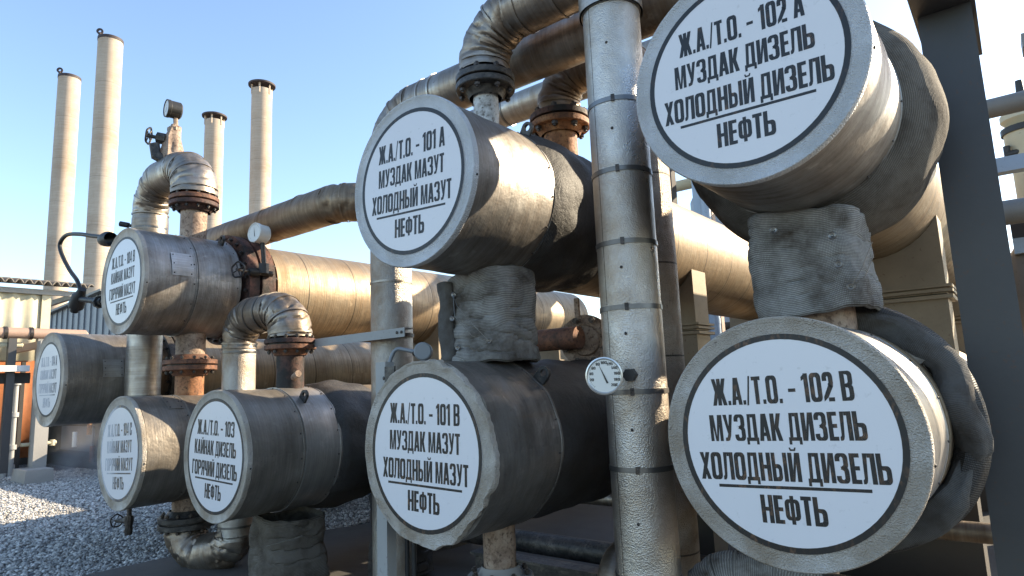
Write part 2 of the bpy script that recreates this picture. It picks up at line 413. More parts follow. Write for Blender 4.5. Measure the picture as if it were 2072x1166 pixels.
# ---------------------------------------------------------------- condensed bold lettering
SW, HB = .206, .145
def rrect(x0, y0, x1, y1, r, n=5):
    pts = []
    for cx, cy, a0 in ((x1-r, y1-r, 0), (x0+r, y1-r, 90), (x0+r, y0+r, 180), (x1-r, y0+r, 270)):
        for k in range(n+1):
            a = radians(a0+90*k/n); pts.append((cx+r*cos(a), cy+r*sin(a)))
    return pts
def bowl(x0, y0, x1, y1, keep=None, s=SW, h=HB, ro=.17, ri=.07):
    """rounded ring; keep(x, y) drops pieces (for C, 3 ...)"""
    ro = min(ro, (y1-y0)/2-.01, (x1-x0)/2-.005); ri = min(ri, (y1-y0)/2-h-.005, (x1-x0)/2-s-.001)
    o = rrect(x0, y0, x1, y1, ro); i = rrect(x0+s, y0+h, x1-s, y1-h, max(ri, .004)); out = []
    n = len(o)
    for k in range(n):
        j = (k+1) % n
        sub = 6 if math.dist(o[k], o[j]) > .1 else 1
        for q in range(sub):
            f = lambda A, B, u: (A[0]+(B[0]-A[0])*u, A[1]+(B[1]-A[1])*u)
            a, b = f(o[k], o[j], q/sub), f(o[k], o[j], (q+1)/sub); c, d = f(i[k], i[j], (q+1)/sub), f(i[k], i[j], q/sub)
            m = ((a[0]+b[0]+c[0]+d[0])/4, (a[1]+b[1]+c[1]+d[1])/4)
            if keep is None or keep(*m): out.append([a, b, c, d])
    return out
def R_(x0, y0, x1, y1): return [[(x0, y0), (x1, y0), (x1, y1), (x0, y1)]]
def para(x0, y0, x1, y1, s): return [[(x0, y0), (x0+s, y0), (x1+s, y1), (x1, y1)]]
def glyph(c):
    s, h = SW, HB; w = .56
    if c in 'О0': return bowl(0, 0, w if c == 'О' else .54, 1), (w if c == 'О' else .54)
    if c == 'С': return bowl(0, 0, w, 1, lambda x, y: not (x > w/2 and .38 < y < .62)), w
    if c == 'В': return R_(0, 0, s, 1)+bowl(-.05, .46, w-.01, 1, lambda x, y: x > s*.8, h=.12)+bowl(-.05, 0, w, .56, lambda x, y: x > s*.8, h=.12), w
    if c == 'Р': return R_(0, 0, s, 1)+bowl(-.05, .40, w, 1, lambda x, y: x > s*.8), w
    if c == 'Я': return [[(w-a, b) for a, b in p][::-1] for p in R_(0, 0, s, 1)+bowl(-.05, .42, w, 1, lambda x, y: x > s*.8)]+para(-.02, 0, .10, .47, s), w
    if c == 'Ь': return R_(0, 0, s, 1)+bowl(-.05, 0, w, .60, lambda x, y: x > s*.8), w
    if c == 'Ы': return R_(0, 0, .18, 1)+bowl(-.05, 0, .47, .60, lambda x, y: x > .15, s=.165)+R_(.545, 0, .545+.19, 1), .545+.19
    if c in 'З3':
        k = lambda x, y: not (x < w*.42 and .26 < y < .74)
        return bowl(0, .455, w-.01, 1, k, h=.12)+bowl(0, 0, w, .555, k, h=.12), w
    if c == 'Ф': return bowl(0, .14, .66, .88, s=.19, h=.12)+R_(.245, 0, .415, .14)+R_(.245, .26, .415, .76)+R_(.245, .88, .415, 1), .66
    if c == 'Ж':
        W = .80; L = [para(0, 0, .17, .53, s)[0], para(.17, .47, 0.01, 1, s)[0]]
        Rr = [[(W-a, b) for a, b in p][::-1] for p in L]
        return L+Rr+R_(W/2-s/2, 0, W/2+s/2, 1), W
    if c == 'К': return R_(0, 0, s, 1)+para(.34, 0, .17, .54, s)+para(.17, .46, .33, 1, s), .53
    if c == 'Х': return para(0, 0, .33, 1, s)+[[(.33, 0), (.33+s, 0), (.33, .47), (.26, .5), (.16, .5)]]+[[(.20, .5), (.32, .5), (s, 1), (0, 1)]], .52
    if c == 'А': return para(0, 0, .155, 1, s-.01)+para(.36, 0, .205, 1, s-.01)+R_(.16, .18, .38, .31), .54
    if c == 'М': return R_(0, 0, .17, 1)+R_(.51, 0, .68, 1)+[[(.17, .55), (.27, 0), (.36, 0), (.24, 1), (.17, 1)]]+[[(.32, 0), (.41, 0), (.51, .55), (.51, 1), (.44, 1)]], .68
    if c in 'ИЙ':
        g = R_(0, 0, s-.01, 1)+R_(.36, 0, .36+s-.01, 1)+[[(s-.01, .10), (s-.01, .0), (.23, 0), (.36, .62), (.36, 1), (.32, 1), (s-.01, .38)]]
        if c == 'Й': g = g+R_(.15, 1.06, .39, 1.12)+[[(.10, 1.18), (.15, 1.06), (.20, 1.12), (.18, 1.18)], [(.34, 1.12), (.39, 1.06), (.44, 1.18), (.36, 1.18)]]
        return g, .54
    if c == 'Н': return R_(0, 0, s, 1)+R_(.35, 0, .35+s, 1)+R_(s, .43, .35, .57), .54
    if c == 'Т': return R_(0, 1-.14, .46, 1)+R_(.135, 0, .135+s, .86), .46
    if c == 'Г': return R_(0, 0, s, 1)+R_(s, 1-.15, .42, 1), .42
    if c == 'Е': return R_(0, 0, s, 1)+R_(s, .86, .42, 1)+R_(s, .44, .40, .58)+R_(s, 0, .42, .14), .43
    if c == 'Л': return [[(-.01, 0), (.09, .0), (.15, .05), (.18, .14), (.25, 1), (.07, 1), (.05, .18), (-.01, .12)]]+R_(.25, .86, .36, 1)+R_(.36, 0, .36+s, 1), .55
    if c == 'Д': return [[(.05, .13), (.20, .13), (.25, 1), (.09, 1)]]+R_(.25, .87, .36, 1)+R_(.36, .13, .36+s-.02, 1)+R_(-.02, 0, .60, .13)+R_(-.02, -.13, .11, 0)+R_(.47, -.13, .60, 0), .59
    if c == 'У': return [[(0, 1), (s-.01, 1), (.29, .42), (.24, .22), (.19, .32)]]+[[(.35, 1), (.52, 1), (.36, .20), (.28, .03), (.19, 0), (.06, 0), (.06, .13), (.16, .14), (.22, .30)]], .52
    if c == 'Ч': return bowl(0, .34, .5, 1.25, lambda x, y: y < 1 and x < .31 and y < .99, h=.15)+R_(0, .97, s, 1)+R_(.31, 0, .31+s, 1), .5
    if c == '1': return R_(.12, 0, .12+s, 1)+[[(0, .74), (.12, .80), (.12, .96), (0, .88)]], .33
    if c == '2': return bowl(0, .46, .49, 1, lambda x, y: x > .25 or y > .70)+[[(0, 0), (s, .14), (.47, .50), (.47, .60), (.30, .62), (.0, .16)]]+R_(s, 0, .48, .135), .49
    if c == '4': return R_(.27, 0, .27+.17, 1)+R_(0, .20, .27, .33)+R_(.44, .20, .51, .33)+[[(0, .33), (.13, .33), (.27, .82), (.27, 1), (.2, 1)]], .51
    if c in '68':
        if c == '8': return bowl(0, .45, .48, 1, h=.12)+bowl(0, 0, .48, .55, h=.12), .48
        return bowl(0, 0, .48, .58)+R_(0, .3, s, .8)+bowl(0, .4, .48, 1, lambda x, y: y > .72), .48
    if c == '.': return R_(.0, 0, .15, .16), .15
    if c == '/': return para(-.02, -.03, .16, 1.03, .09), .26
    if c == '–': return R_(0, .38, .36, .50), .36
    return [], .20
def text_width(t):
    return sum(glyph(c)[1] if c != ' ' else .20 for c in t) + .06*(len(t)-1)
def text(mb, t, cx, cz, width, height, y, f, k0=0):
    """t centred on (cx, cz); f maps (x, z, lift) to a world point"""
    tw = text_width(t); sx = width/tw; x = cx-width/2; k = k0
    for c in t:
        if c == ' ': x += .26*sx; continue
        polys, w_ = glyph(c)
        for p in polys:
            k += 1; vs = [f(x+a*sx, cz+(b-.5)*height, .0001*(k % 5)) for a, b in p]
            mb.add(vs, [tuple(range(len(vs)))])
        x += (w_+.06)*sx
    return mb

# ---------------------------------------------------------------- part builders
def bolts(parent, org, axis, r, n, length, size=.016, mat='bolt', phase=0.):
    """each bolt its own mesh: stud with a hex nut at either end; copies share mesh data"""
    org = V(org); a = V(axis).normalized(); ref = V((1, 0, 0)) if abs(a.x) < .8 else V((0, 1, 0))
    e1 = (ref-a*ref.dot(a)).normalized(); e2 = a.cross(e1); first = None
    for k in range(n):
        th = 2*pi*(k+.5)/n + phase; p = org + e1*(r*cos(th)) + e2*(r*sin(th))
        if first is None:
            mb = MB()
            lathe(mb, p-a*(length/2), a, [(-size*.5, .0002), (-size*.5, size*.5), (length+size*.5, size*.5), (length+size*.5, .0002)], 10)
            for s_ in (-1, 1):
                c = p + a*(s_*(length/2-size*.4)); lathe(mb, c-a*(size*.42), a, [(0, .0002), (0, size*.95), (size*.84, size*.95), (size*.84, .0002)], 6)
            first = mb.build('bolt', mat, parent); p0 = p
        else:
            o = first.copy(); S.collection.objects.link(o); o.parent = parent; o.location = p-p0
def flange_pair(parent, org, axis, r, bore, th=.045, gap=.012, n=12, mat='rust', mat2=None, bs=.017, hub=.05, name='flange'):
    """two bolted rings centred on org"""
    org = V(org); a = V(axis).normalized()
    for s_, mt in ((-1, mat), (1, mat2 or mat)):
        mb = MB(); g = gap/2
        lathe(mb, org, a*s_, [(g, bore*.6), (g, r*.98), (g+.004, r), (g+th-.006, r), (g+th, r-.006), (g+th, bore*1.25), (g+th+hub, bore)], 48, wob=.004, seed=s_)
        fl = mb.build(name, mt, parent)
        if s_ < 0: bolts(fl, org, a, r*.84, n, gap+2*th+.05, bs)
    mb = MB(); lathe(mb, org, a, [(-gap/2, r*.3), (-gap/2, r*.86), (gap/2, r*.86), (gap/2, r*.3)], 40); mb.build('gasket', 'rust_black', parent)
def strap(parent, path_pt, axis, r, wd=.03, mat='strap', th=.005, name='strap'):
    p = V(path_pt); a = V(axis).normalized(); mb = MB()
    lathe(mb, p-a*wd/2, a, [(0, r-.003), (0, r+th), (wd, r+th), (wd, r-.003)], 44)
    return mb.build(name, mat, parent)
def lug(parent, base, out, side, mat='rust_black', h=.10, wd=.085, th=.022, hole=.022):
    """lifting eye: plate rising along out, spread along side"""
    base = V(base); o_ = V(out).normalized(); s_ = V(side).normalized(); n = o_.cross(s_).normalized()
    mb = MB(); outer = []; N_ = 24
    hc = h*.6
    for k in range(N_):
        a = 2*pi*k/N_; dx, dz = cos(a), sin(a)
        if dz >= 0: outer.append((wd/2*dx, hc+ (h-hc)*dz))
        else:
            outer.append((wd/2*(1 if dx > .0 else -1)*min(1, abs(dx)*1.6+.1), max(-.03, hc+dz*(hc+.03)*1.15)))
    inner = [(hole*cos(2*pi*k/N_), hc+hole*sin(2*pi*k/N_)) for k in range(N_)]
    vs = []
    for sg in (-1, 1):
        for L_ in (outer, inner):
            for x, z in L_: vs.append(base+s_*x+o_*z+n*(sg*th/2))
    fs = []
    for k in range(N_):
        j = (k+1) % N_
        fs += [(k, j, N_+j, N_+k), (2*N_+j, 2*N_+k, 3*N_+k, 3*N_+j), (j, k, 2*N_+k, 2*N_+j), (N_+k, N_+j, 3*N_+j, 3*N_+k)]
    mb.add(vs, fs); return mb.build('lifting_lug', mat, parent, angle=30)
def rivets(parent, pts, nrm, r=.006, name='rivet', mat='bolt'):
    first = None
    for p in pts:
        p = V(p[0]) if isinstance(p, tuple) and isinstance(p[0], Vector) else V(p)
        if first is None:
            mb = MB(); lathe(mb, p, nrm, [(-.001, r), (.002, r), (.005, r*.6), (.006, .0003)], 10)
            first = mb.build(name, mat, parent); p0 = p
        else:
            o = first.copy(); S.collection.objects.link(o); o.parent = parent; o.location = p-p0

# ---------------------------------------------------------------- ground
mb = MB(); mb.add([(-700, -500, 0), (500, -500, 0), (500, 900, 0), (-700, 900, 0)], [(0, 1, 2, 3)])
tag(mb.build('ground', 'gravel', smooth=False), None, None, kind='structure')
mb = MB(); prism(mb, [(-7.1, -3), (-7.5, -14), (9, -14), (9, 14), (-6.1, 14), (-6.1, 5.2), (-6.45, 4.3), (-6.78, 3.1)], -.05, .05, 'xy')  # slab stretched unseen behind the camera to cut bounce light
tag(mb.build('concrete_slab', 'concrete_dark', smooth=False), None, None, kind='structure')
rng = np.random.default_rng(3); n = 60000
u = rng.random(n); xs = -6.3-11.5*u**1.25; ys = 1.2+rng.random(n)*5.2
px_ = -7.1+(ys+3)*(.32/6.1); keep_ = (xs < np.where(ys > 4.3, -6.42, -7.1+(ys+3)*.0525)-.02); xs, ys = xs[keep_], ys[keep_]; n = len(xs)
sz = .009+.017*rng.random(n)**2.2 + .0006*np.abs(xs)
base = np.array([(1, 0, 0), (.1, 1, 0), (-1, .2, 0), (-.1, -1, 0), (.1, .1, .75), (0, 0, -.5)])
ang = rng.random(n)*2*pi; J = 1+.45*(rng.random((n, 6, 3))-.5)
P = base[None]*J*sz[:, None, None]; ca, sa = np.cos(ang)[:, None], np.sin(ang)[:, None]
X = P[:, :, 0]*ca-P[:, :, 1]*sa+xs[:, None]; Y = P[:, :, 0]*sa+P[:, :, 1]*ca+ys[:, None]; Z = P[:, :, 2]+sz[:, None]*.3
vs = np.stack([X, Y, Z], -1).reshape(-1, 3)
tri = np.array([(0, 1, 4), (1, 2, 4), (2, 3, 4), (3, 0, 4), (1, 0, 5), (2, 1, 5), (3, 2, 5), (0, 3, 5)])
fs = (tri[None]+6*np.arange(n)[:, None, None]).reshape(-1, 3)
me = bpy.data.meshes.new('gravel'); me.vertices.add(len(vs)); me.vertices.foreach_set('co', vs.ravel())
me.loops.add(fs.size); me.loops.foreach_set('vertex_index', fs.ravel().astype(np.int32))
me.polygons.add(len(fs)); me.polygons.foreach_set('loop_start', np.arange(0, fs.size, 3, dtype=np.int32))
me.update(calc_edges=True); me.materials.append(MAT['stones'])
o = bpy.data.objects.new('gravel', me); S.collection.objects.link(o); tag(o, 'loose grey gravel stones covering the yard', 'gravel', kind='stuff')

# ---------------------------------------------------------------- heat exchangers
def sector(X, Z, R, y0, y1, a0, a1, th=.004, n=8):
    """curved patch on a horizontal cylinder (angles in degrees from +x, up positive)"""
    mb = MB(); vs = []
    for y in (y0, y1):
        for rr in (R, R+th):
            for k in range(n+1):
                a = radians(a0+(a1-a0)*k/n); vs.append((X+rr*cos(a), y, Z+rr*sin(a)))
    m = n+1; fs = []
    for k in range(n):
        fs += [(m+k, m+k+1, 3*m+k+1, 3*m+k), (k+1, k, m+k, m+k+1)[::-1], (2*m+k, 2*m+k+1, 3*m+k+1, 3*m+k)[::-1]]
    fs += [(0, m, 3*m, 2*m), (n, 2*m+n, 3*m+n, m+n)]
    return mb.add(vs, fs)

LINES = {
 'МАЗУТ_Х': [('МУЗДАК МАЗУТ', 1.34), ('ХОЛОДНЫЙ МАЗУТ', 1.62)],
 'ДИЗЕЛЬ_Х': [('МУЗДАК ДИЗЕЛЬ', 1.46), ('ХОЛОДНЫЙ ДИЗЕЛЬ', 1.75)],
 'МАЗУТ_Г': [('КАЙНАК МАЗУТ', 1.34), ('ГОРЯЧИЙ МАЗУТ', 1.48)],
 'ДИЗЕЛЬ_Г': [('КАЙНАК ДИЗЕЛЬ', 1.54), ('ГОРЯЧИЙ ДИЗЕЛЬ', 1.66)]}
def exchanger(num, X, Y, Z, lines, label, cover='cover', ink='ink', rl=.42, tilt=0., R=.5, secs=(), lblmat='label',
              w1=1.32, crumple=0., shell=True, shell_r=.5, shell0=3.62, shell1=9.7, dz=0.):
    T = thing('heat_exchanger', label, 'heat exchanger', (X, Y, Z), 'heat exchangers with round name covers')
    O = V((X, Y, Z)); ax = V((0, 1, 0)); up = V((1, 0, 0))
    # cover with folded rim
    def fn(th, i, q, h):
        if crumple and i >= 5:
            k = crumple*(noise.noise(V((cos(th)*4.5, sin(th)*4.5, 3.1+i*.15)))+.5*noise.noise(V((cos(th)*13, sin(th)*13, i*.2))))
            lo = .35+.65*max(0, -sin(th) if False else 1)
            q += k*.022*lo; h += k*.012*lo
        return q, h
    mb = MB()
    prof = [(0, .0005), (0, R*.30), (0, R*.6), (0, R*.84), (-.001, R*.9), (0, R*.955), (-.006, R*.972), (-.007, R*.99), (0, R), (.03, R), (.034, R-.008)]
    lathe(mb, O, ax, prof, 220 if crumple else 96, up=(1, 0, 0), fn=fn if crumple else None)
    mb.build('end_cover', cover, T, angle=40)
    rivets(T.children[0], [V((X+(R+.001)*cos(a_), Y+.017, Z+(R+.001)*sin(a_))) for a_ in (-.15,)], (1, 0, -.15), .007)
    # round vinyl label, lettering and ring
    t = radians(tilt)
    def f(x, z, lift): return V((X + dxl + x*cos(t)-z*sin(t), Y-.0025-lift, Z + dz + x*sin(t)+z*cos(t)))
    dxl = 0.; mb = MB(); n = 72; Rl = rl
    vs = [f(Rl*cos(2*pi*k/n), Rl*sin(2*pi*k/n), 0) for k in range(n)]+[f(Rl*cos(2*pi*k/n), Rl*sin(2*pi*k/n), -.0022) for k in range(n)]
    mb.add(vs, [tuple(range(n))]+[((k+1) % n, k, n+k, n+(k+1) % n) for k in range(n)])
    L = mb.build('name_label', lblmat, T, smooth=False)
    mb = MB(); r1, r0 = Rl*1.002, Rl*.948
    vs = [f(r*cos(2*pi*k/n), r*sin(2*pi*k/n), .0006) for r in (r1, r0) for k in range(n)]
    mb.add(vs, [(k, (k+1) % n, n+(k+1) % n, n+k) for k in range(n)])
    mb.build('border_ring', ink if ink != 'ink_striped' else 'ink', L, smooth=False)
    mb = MB(); q = Rl*.96
    (l2, w2), (l3, w3) = LINES[lines]
    text(mb, 'Ж.А./Т.О. – '+num, 0, .50*q, w1*q, .275*q, 0, lambda x, z, l: f(x, z, .0006+l))
    text(mb, l2, 0, .135*q, w2*q, .265*q, 0, lambda x, z, l: f(x, z, .0006+l))
    text(mb, l3, 0, -.245*q, w3*q, .272*q, 0, lambda x, z, l: f(x, z, .0006+l))
    text(mb, 'НЕФТЬ', 0, -.645*q, .60*q, .265*q, 0, lambda x, z, l: f(x, z, .0006+l))
    rw = min(.70*q, w3*q*.44)
    mb.add([f(-rw, -.455*q, .0006), (f(rw, -.455*q, .0006)), f(rw, -.425*q, .0006), f(-rw, -.425*q, .0006)], [(0, 1, 2, 3)])
    mb.build('lettering', ink, L, smooth=False)
    # body sections
    y = .034
    for nm, y0, y1, r, mt in secs:
        mb = MB(); a, b = y0-Y, y1-Y; k = max(2, int((b-a)/.05)); pr = []
        if nm in ('fabric_collar', 'fabric_sleeve'):
            k = 16; r_in = R*.985; pr = [(a, r_in-.02)]+[(a+(b-a)*j/k, r_in+(r-r_in)*(1-abs(2*(j/k)**.75-1)**2.2)) for j in range(k+1)]+[(b, R*.97)]
            lathe(mb, O, ax, pr, 96, up=(1, 0, 0), wob=.045, seed=X)
        elif nm == 'body_flange':
            for c0, c1 in ((a, a+(b-a)*.38), (a+(b-a)*.48, b)):
                lathe(mb, O, ax, [(c0, R*.7), (c0, r), (c1, r), (c1, R*.7)], 80, up=(1, 0, 0))
        else:
            pr = [(a, r-.02), (a+.001, r+.004), (a+.016, r+.004), (a+.018, r)]+[(a+.018+(b-a-.036)*j/k, r) for j in range(1, k)]+[(b-.018, r), (b-.016, r+.004), (b-.001, r+.004), (b, r-.02)]
            lathe(mb, O, ax, pr, 96, up=(1, 0, 0), wob=.012*(1+crumple*2), seed=X+Z)
        part = mb.build(nm, mt, T)
        if nm in ('jacket', 'torn_jacket', 'steel_band') and Z > 1:
            rivets(part, [V((X+(r+.003)*cos(radians(q_)), y1-.035, Z+(r+.003)*sin(radians(q_)))) for q_ in range(-50, 100, 22)], (.9, 0, .3), .0065)
        if nm == 'body_flange':
            bolts(part, O+ax*((a+b)/2), ax, r*.93, 24, (b-a)+.06, .02)
    if shell:
        mb = MB(); a, b = shell0-Y, shell1-Y
        pr = [(a, shell_r*.5), (a, shell_r)]+[(a+(b-a)*j/20, shell_r) for j in range(1, 21)]+[(b+.25, shell_r*.72), (b+.38, shell_r*.35), (b+.42, .001)]
        lathe(mb, O, ax, pr, 96, up=(1, 0, 0)); mb.build('shell', 'shell', T)
    return T
def saddle(T, X, Z, R, y0, z0, z1top=None, hw=.44, dep=.3, mat='saddle', ledge=True, dz2=None):
    """support plate hugging the shell from below, standing on z0"""
    mb = MB(); poly = [(X-hw, z0), (X+hw, z0)]
    a1 = math.acos(hw/R) if hw < R else 0
    for k in range(13):
        a = -a1-(pi-2*a1)*k/12; poly.append((X+R*cos(a), Z+R*sin(a)))
    prism(mb, poly, y0, y0+dep); s = mb.build('saddle', mat, T, smooth=False)
    if ledge:
        mb = MB()
        for k in range(1, 3): box(mb, X-hw-.035, X+hw+.035, y0-.03, y0+dep+.03, z0+.012*k+.02*(k-1), z0+.012*k+.02*k)
        mb.build('base_plate', mat, s, smooth=False)
def top_saddle(T, X, Z, R, y0, z1, hw=.44, dep=.3, mat='saddle'):
    mb = MB(); poly = [(X+hw, z1), (X-hw, z1)]; a1 = math.acos(hw/R)
    for k in range(13):
        a = pi-a1-(pi-2*a1)*k/12; poly.append((X+R*cos(a), Z+R*sin(a)))
    prism(mb, poly, y0, y0+dep); s = mb.build('top_bracket', mat, T, smooth=False)
    mb = MB(); box(mb, X-hw-.035, X+hw+.035, y0-.03, y0+dep+.03, z1-.03, z1-.005); mb.build('base_plate', mat, s, smooth=False)

E4A = exchanger('104 А', -8.138, 2.27, 1.8365, 'МАЗУТ_Г', 'leftmost heat exchanger, dark, its round 104 А label striped pale across most letters', 'cover_plain', 'ink_striped', rl=.395, tilt=0,
    secs=[('jacket', 2.30, 2.98, .492, 'jacket_dark'), ('torn_jacket', 2.98, 3.3, .485, 'pipe_brown'), ('body_flange', 3.3, 3.5, .56, 'rust_black')], shell1=8.0)
E4B = exchanger('104 В', -6.458, 2.333, 2.684, 'МАЗУТ_Г', 'upper left heat exchanger labelled 104 В, its channel under a tall rusty flange and pipe bend', 'cover_plain', 'ink', rl=.415, tilt=1,
    secs=[('jacket', 2.36, 2.80, .494, 'jacket'), ('torn_jacket', 2.80, 3.22, .50, 'jacket'), ('body_flange', 3.27, 3.55, .575, 'rust_red')])
E4C = exchanger('104 С', -6.40, 2.355, 1.124, 'МАЗУТ_Г', 'low heat exchanger labelled 104 С hanging over the gravel below 104 В', 'cover_worn', 'ink_fade', rl=.42, tilt=3,
    secs=[('jacket', 2.39, 2.80, .492, 'jacket_dark'), ('torn_jacket', 2.80, 3.3, .488, 'jacket_black'), ('body_flange', 3.3, 3.5, .56, 'rust_black')])
E3 = exchanger('103', -4.944, 2.488, 1.139, 'ДИЗЕЛЬ_Г', 'low heat exchanger labelled 103 with a plain steel band round its dark jacket', 'cover_worn', 'ink_brown', rl=.435, tilt=-2, w1=1.38,
    secs=[('jacket', 2.52, 2.96, .494, 'jacket_dark'), ('steel_band', 2.96, 3.3, .50, 'jacket_clean'), ('fabric_collar', 3.28, 3.85, .545, 'fabric_oily')])
E1A = exchanger('101 А', -2.618, 2.412, 2.766, 'МАЗУТ_Х', 'upper middle heat exchanger labelled 101 А with a bright brushed jacket', 'cover_bright', 'ink', rl=.425, tilt=-2.5, w1=1.36,
    secs=[('jacket', 2.44, 3.16, .492, 'jacket'), ('fabric_collar', 3.14, 3.95, .535, 'fabric_oily')], shell0=3.95)
E1B = exchanger('101 В', -2.638, 2.495, 1.244, 'МАЗУТ_Х', 'lower middle heat exchanger labelled 101 В with a crumpled cover rim and sooty jacket', 'cover_worn', 'ink_worn', rl=.43, tilt=-1.5, w1=1.34, crumple=.9,
    secs=[('jacket', 2.52, 3.12, .498, 'jacket_black'), ('fabric_sleeve', 3.10, 4.6, .50, 'fabric_oily')], shell0=4.5)
E2A = exchanger('102 А', -.796, 2.653, 2.886, 'ДИЗЕЛЬ_Х', 'upper right heat exchanger labelled 102 А, its cover cut by the top of the picture', 'cover_bright', 'ink', rl=.425, tilt=-1,
    secs=[('jacket', 2.68, 3.42, .494, 'jacket'), ('fabric_collar', 3.40, 4.15, .645, 'fabric_brown')], shell0=3.95)
E2B = exchanger('102 В', -.80, 2.756, 1.322, 'ДИЗЕЛЬ_Х', 'largest, lower right heat exchanger labelled 102 В with brown-flecked lettering', 'cover_worn', 'ink_worn', rl=.435, tilt=1.5, R=.508, w1=1.34,
    secs=[('jacket', 2.79, 3.45, .496, 'jacket_clean')], shell0=3.5)

# supports
for T, X, Za, Zb, ys in ((E1A, -2.618, 2.766, 1.244, (5.3, 8.6)), (E2A, -.796, 2.886, 1.322, (5.25, 8.6)), (E4B, -6.458, 2.684, 1.124, (6.0, 8.8))):
    TB = {E1A: E1B, E2A: E2B, E4B: E4C}[T]; zm = (Za+Zb)/2-.02
    for yy in ys:
        saddle(T, X, Za, .503, yy, zm+.005); top_saddle(TB, X, Zb, .503, yy, zm); saddle(TB, X, Zb, .503, yy, .05, mat='saddle_dark', ledge=False)
saddle(E3, -4.944, 1.139, .503, 4.6, .05, mat='saddle_dark', ledge=False); saddle(E3, -4.944, 1.139, .503, 8.6, .05, mat='saddle_dark', ledge=False)
saddle(E4A, -8.138, 1.8365, .503, 4.6, 0, mat='saddle_dark', ledge=False); saddle(E4A, -8.138, 1.8365, .503, 7.4, 0, mat='saddle_dark', ledge=False)

# patches, lugs
def patch(T, X, Z, R, y0, y1, a0, a1, mat='jacket_clean'):
    p = sector(X, Z, R, y0, y1, a0, a1).build('patch_plate', mat, T)
    pts = []
    for y in (y0+.02, y1-.02):
        for a in (a0+2.5, (a0+a1)/2, a1-2.5):
            pts.append(V((X+(R+.004)*cos(radians(a)), y, Z+(R+.004)*sin(radians(a)))))
    rivets(p, pts, (cos(radians((a0+a1)/2)), 0, sin(radians((a0+a1)/2))), .006)
patch(E4B, -6.458, 2.684, .497, 2.56, 2.755, 2, 28); patch(E4A, -8.138, 1.8365, .495, 2.62, 2.82, 0, 22)
patch(E4C, -6.40, 1.124, .495, 2.62, 2.76, 48, 72, 'jacket_dark')
for T, X, Z, y, a in ((E1A, -2.618, 2.766, 3.22, 62), (E1B, -2.638, 1.244, 3.15, 48), (E2B, -.80, 1.322, 3.62, 40), (E3, -4.944, 1.139, 3.05, 52), (E4B, -6.458, 2.684, 3.12, 58)):
    o_ = V((cos(radians(a)), 0, sin(radians(a)))); lug(T, V((X, y, Z))+o_*.49, o_, V((-o_.z, 0, o_.x)), 'rust_black' if T is not E2B else 'jacket_dark')

# ---------------------------------------------------------------- nozzles between and under
def neck(T, X, Y, z0, z1, r, mat, name='nozzle'):
    mb = MB(); sweep(mb, fillet([(X, Y, z0), (X, Y, z1)], .1, .03), r, 32, dent=.02, seed=X); return mb.build(name, mat, T)
YN = 3.11; Y4 = 2.965; Y3 = 3.13; Y2 = 3.56
# 104 B top, middle, bottom
neck(E4B, -6.458, Y4, 3.12, 3.48, .125, 'rust_pale'); flange_pair(E4B, (-6.458, Y4, 3.56), (0, 0, 1), .235, .15, .045, .014, 12, 'rust_red', 'rust')
neck(E4B, -6.43, Y4, 1.97, 2.25, .135, 'rust_pale'); neck(E4C, -6.43, Y4, 1.55, 1.85, .13, 'rust_orange')
flange_pair(E4C, (-6.43, Y4, 1.90), (0, 0, 1), .245, .15, .045, .014, 12, 'rust', 'rust')
neck(E4C, -6.40, Y4, .50, .68, .13, 'rust_pale'); flange_pair(E4C, (-6.40, Y4, .43), (0, 0, 1), .245, .15, .05, .014, 12, 'rust_black', 'rust_black')
# 103 top
neck(E3, -4.944, Y3, 1.58, 1.95, .115, 'rust_red'); flange_pair(E3, (-4.944, Y3, 2.005), (0, 0, 1), .215, .13, .04, .012, 12, 'rust', 'rust_red')
for s_ in (-1, 1):
    mb = MB(); cyl(mb, (-4.944+s_*.10, Y3-.03*s_, 1.72), (-4.944+s_*.20, Y3-.05*s_, 1.75), .028, 16); mb.build('side_stub', 'rust_pale', E3)
# 101 A top
neck(E1A, -2.618, YN, 3.22, 3.52, .085, 'white_neck'); flange_pair(E1A, (-2.618, YN, 3.60), (0, 0, 1), .20, .11, .045, .012, 8, 'rust_black', 'rust_black', bs=.022)
# 101 B bottom
neck(E1B, -2.638, YN, .45, .78, .10, 'rust_pale'); flange_pair(E1B, (-2.638, YN, .41), (0, 0, 1), .20, .11, .045, .012, 8, 'concrete', 'concrete', bs=.02)
# 101 A rear nozzle with rusty flange
neck(E1A, -2.618, 4.0, 3.2, 3.5, .13, 'rust_orange'); flange_pair(E1A, (-2.618, 4.0, 3.60), (0, 0, 1), .235, .15, .05, .014, 8, 'rust_orange', 'rust_red', bs=.028)
# 102 A / B
neck(E2A, -.80, Y2, 2.30, 2.42, .12, 'pipe_bright'); neck(E2B, -.80, Y2, 1.78, 1.95, .17, 'rust_pale')
neck(E2A, -.80, Y2, 3.36, 3.52, .12, 'rust_pale'); flange_pair(E2A, (-.80, Y2, 3.60), (0, 0, 1), .21, .13, .045, .012, 8, 'rust', 'rust')
# bare pipe inside the wraps
neck(E1A, -2.63, YN, 1.70, 2.30, .11, 'rust')

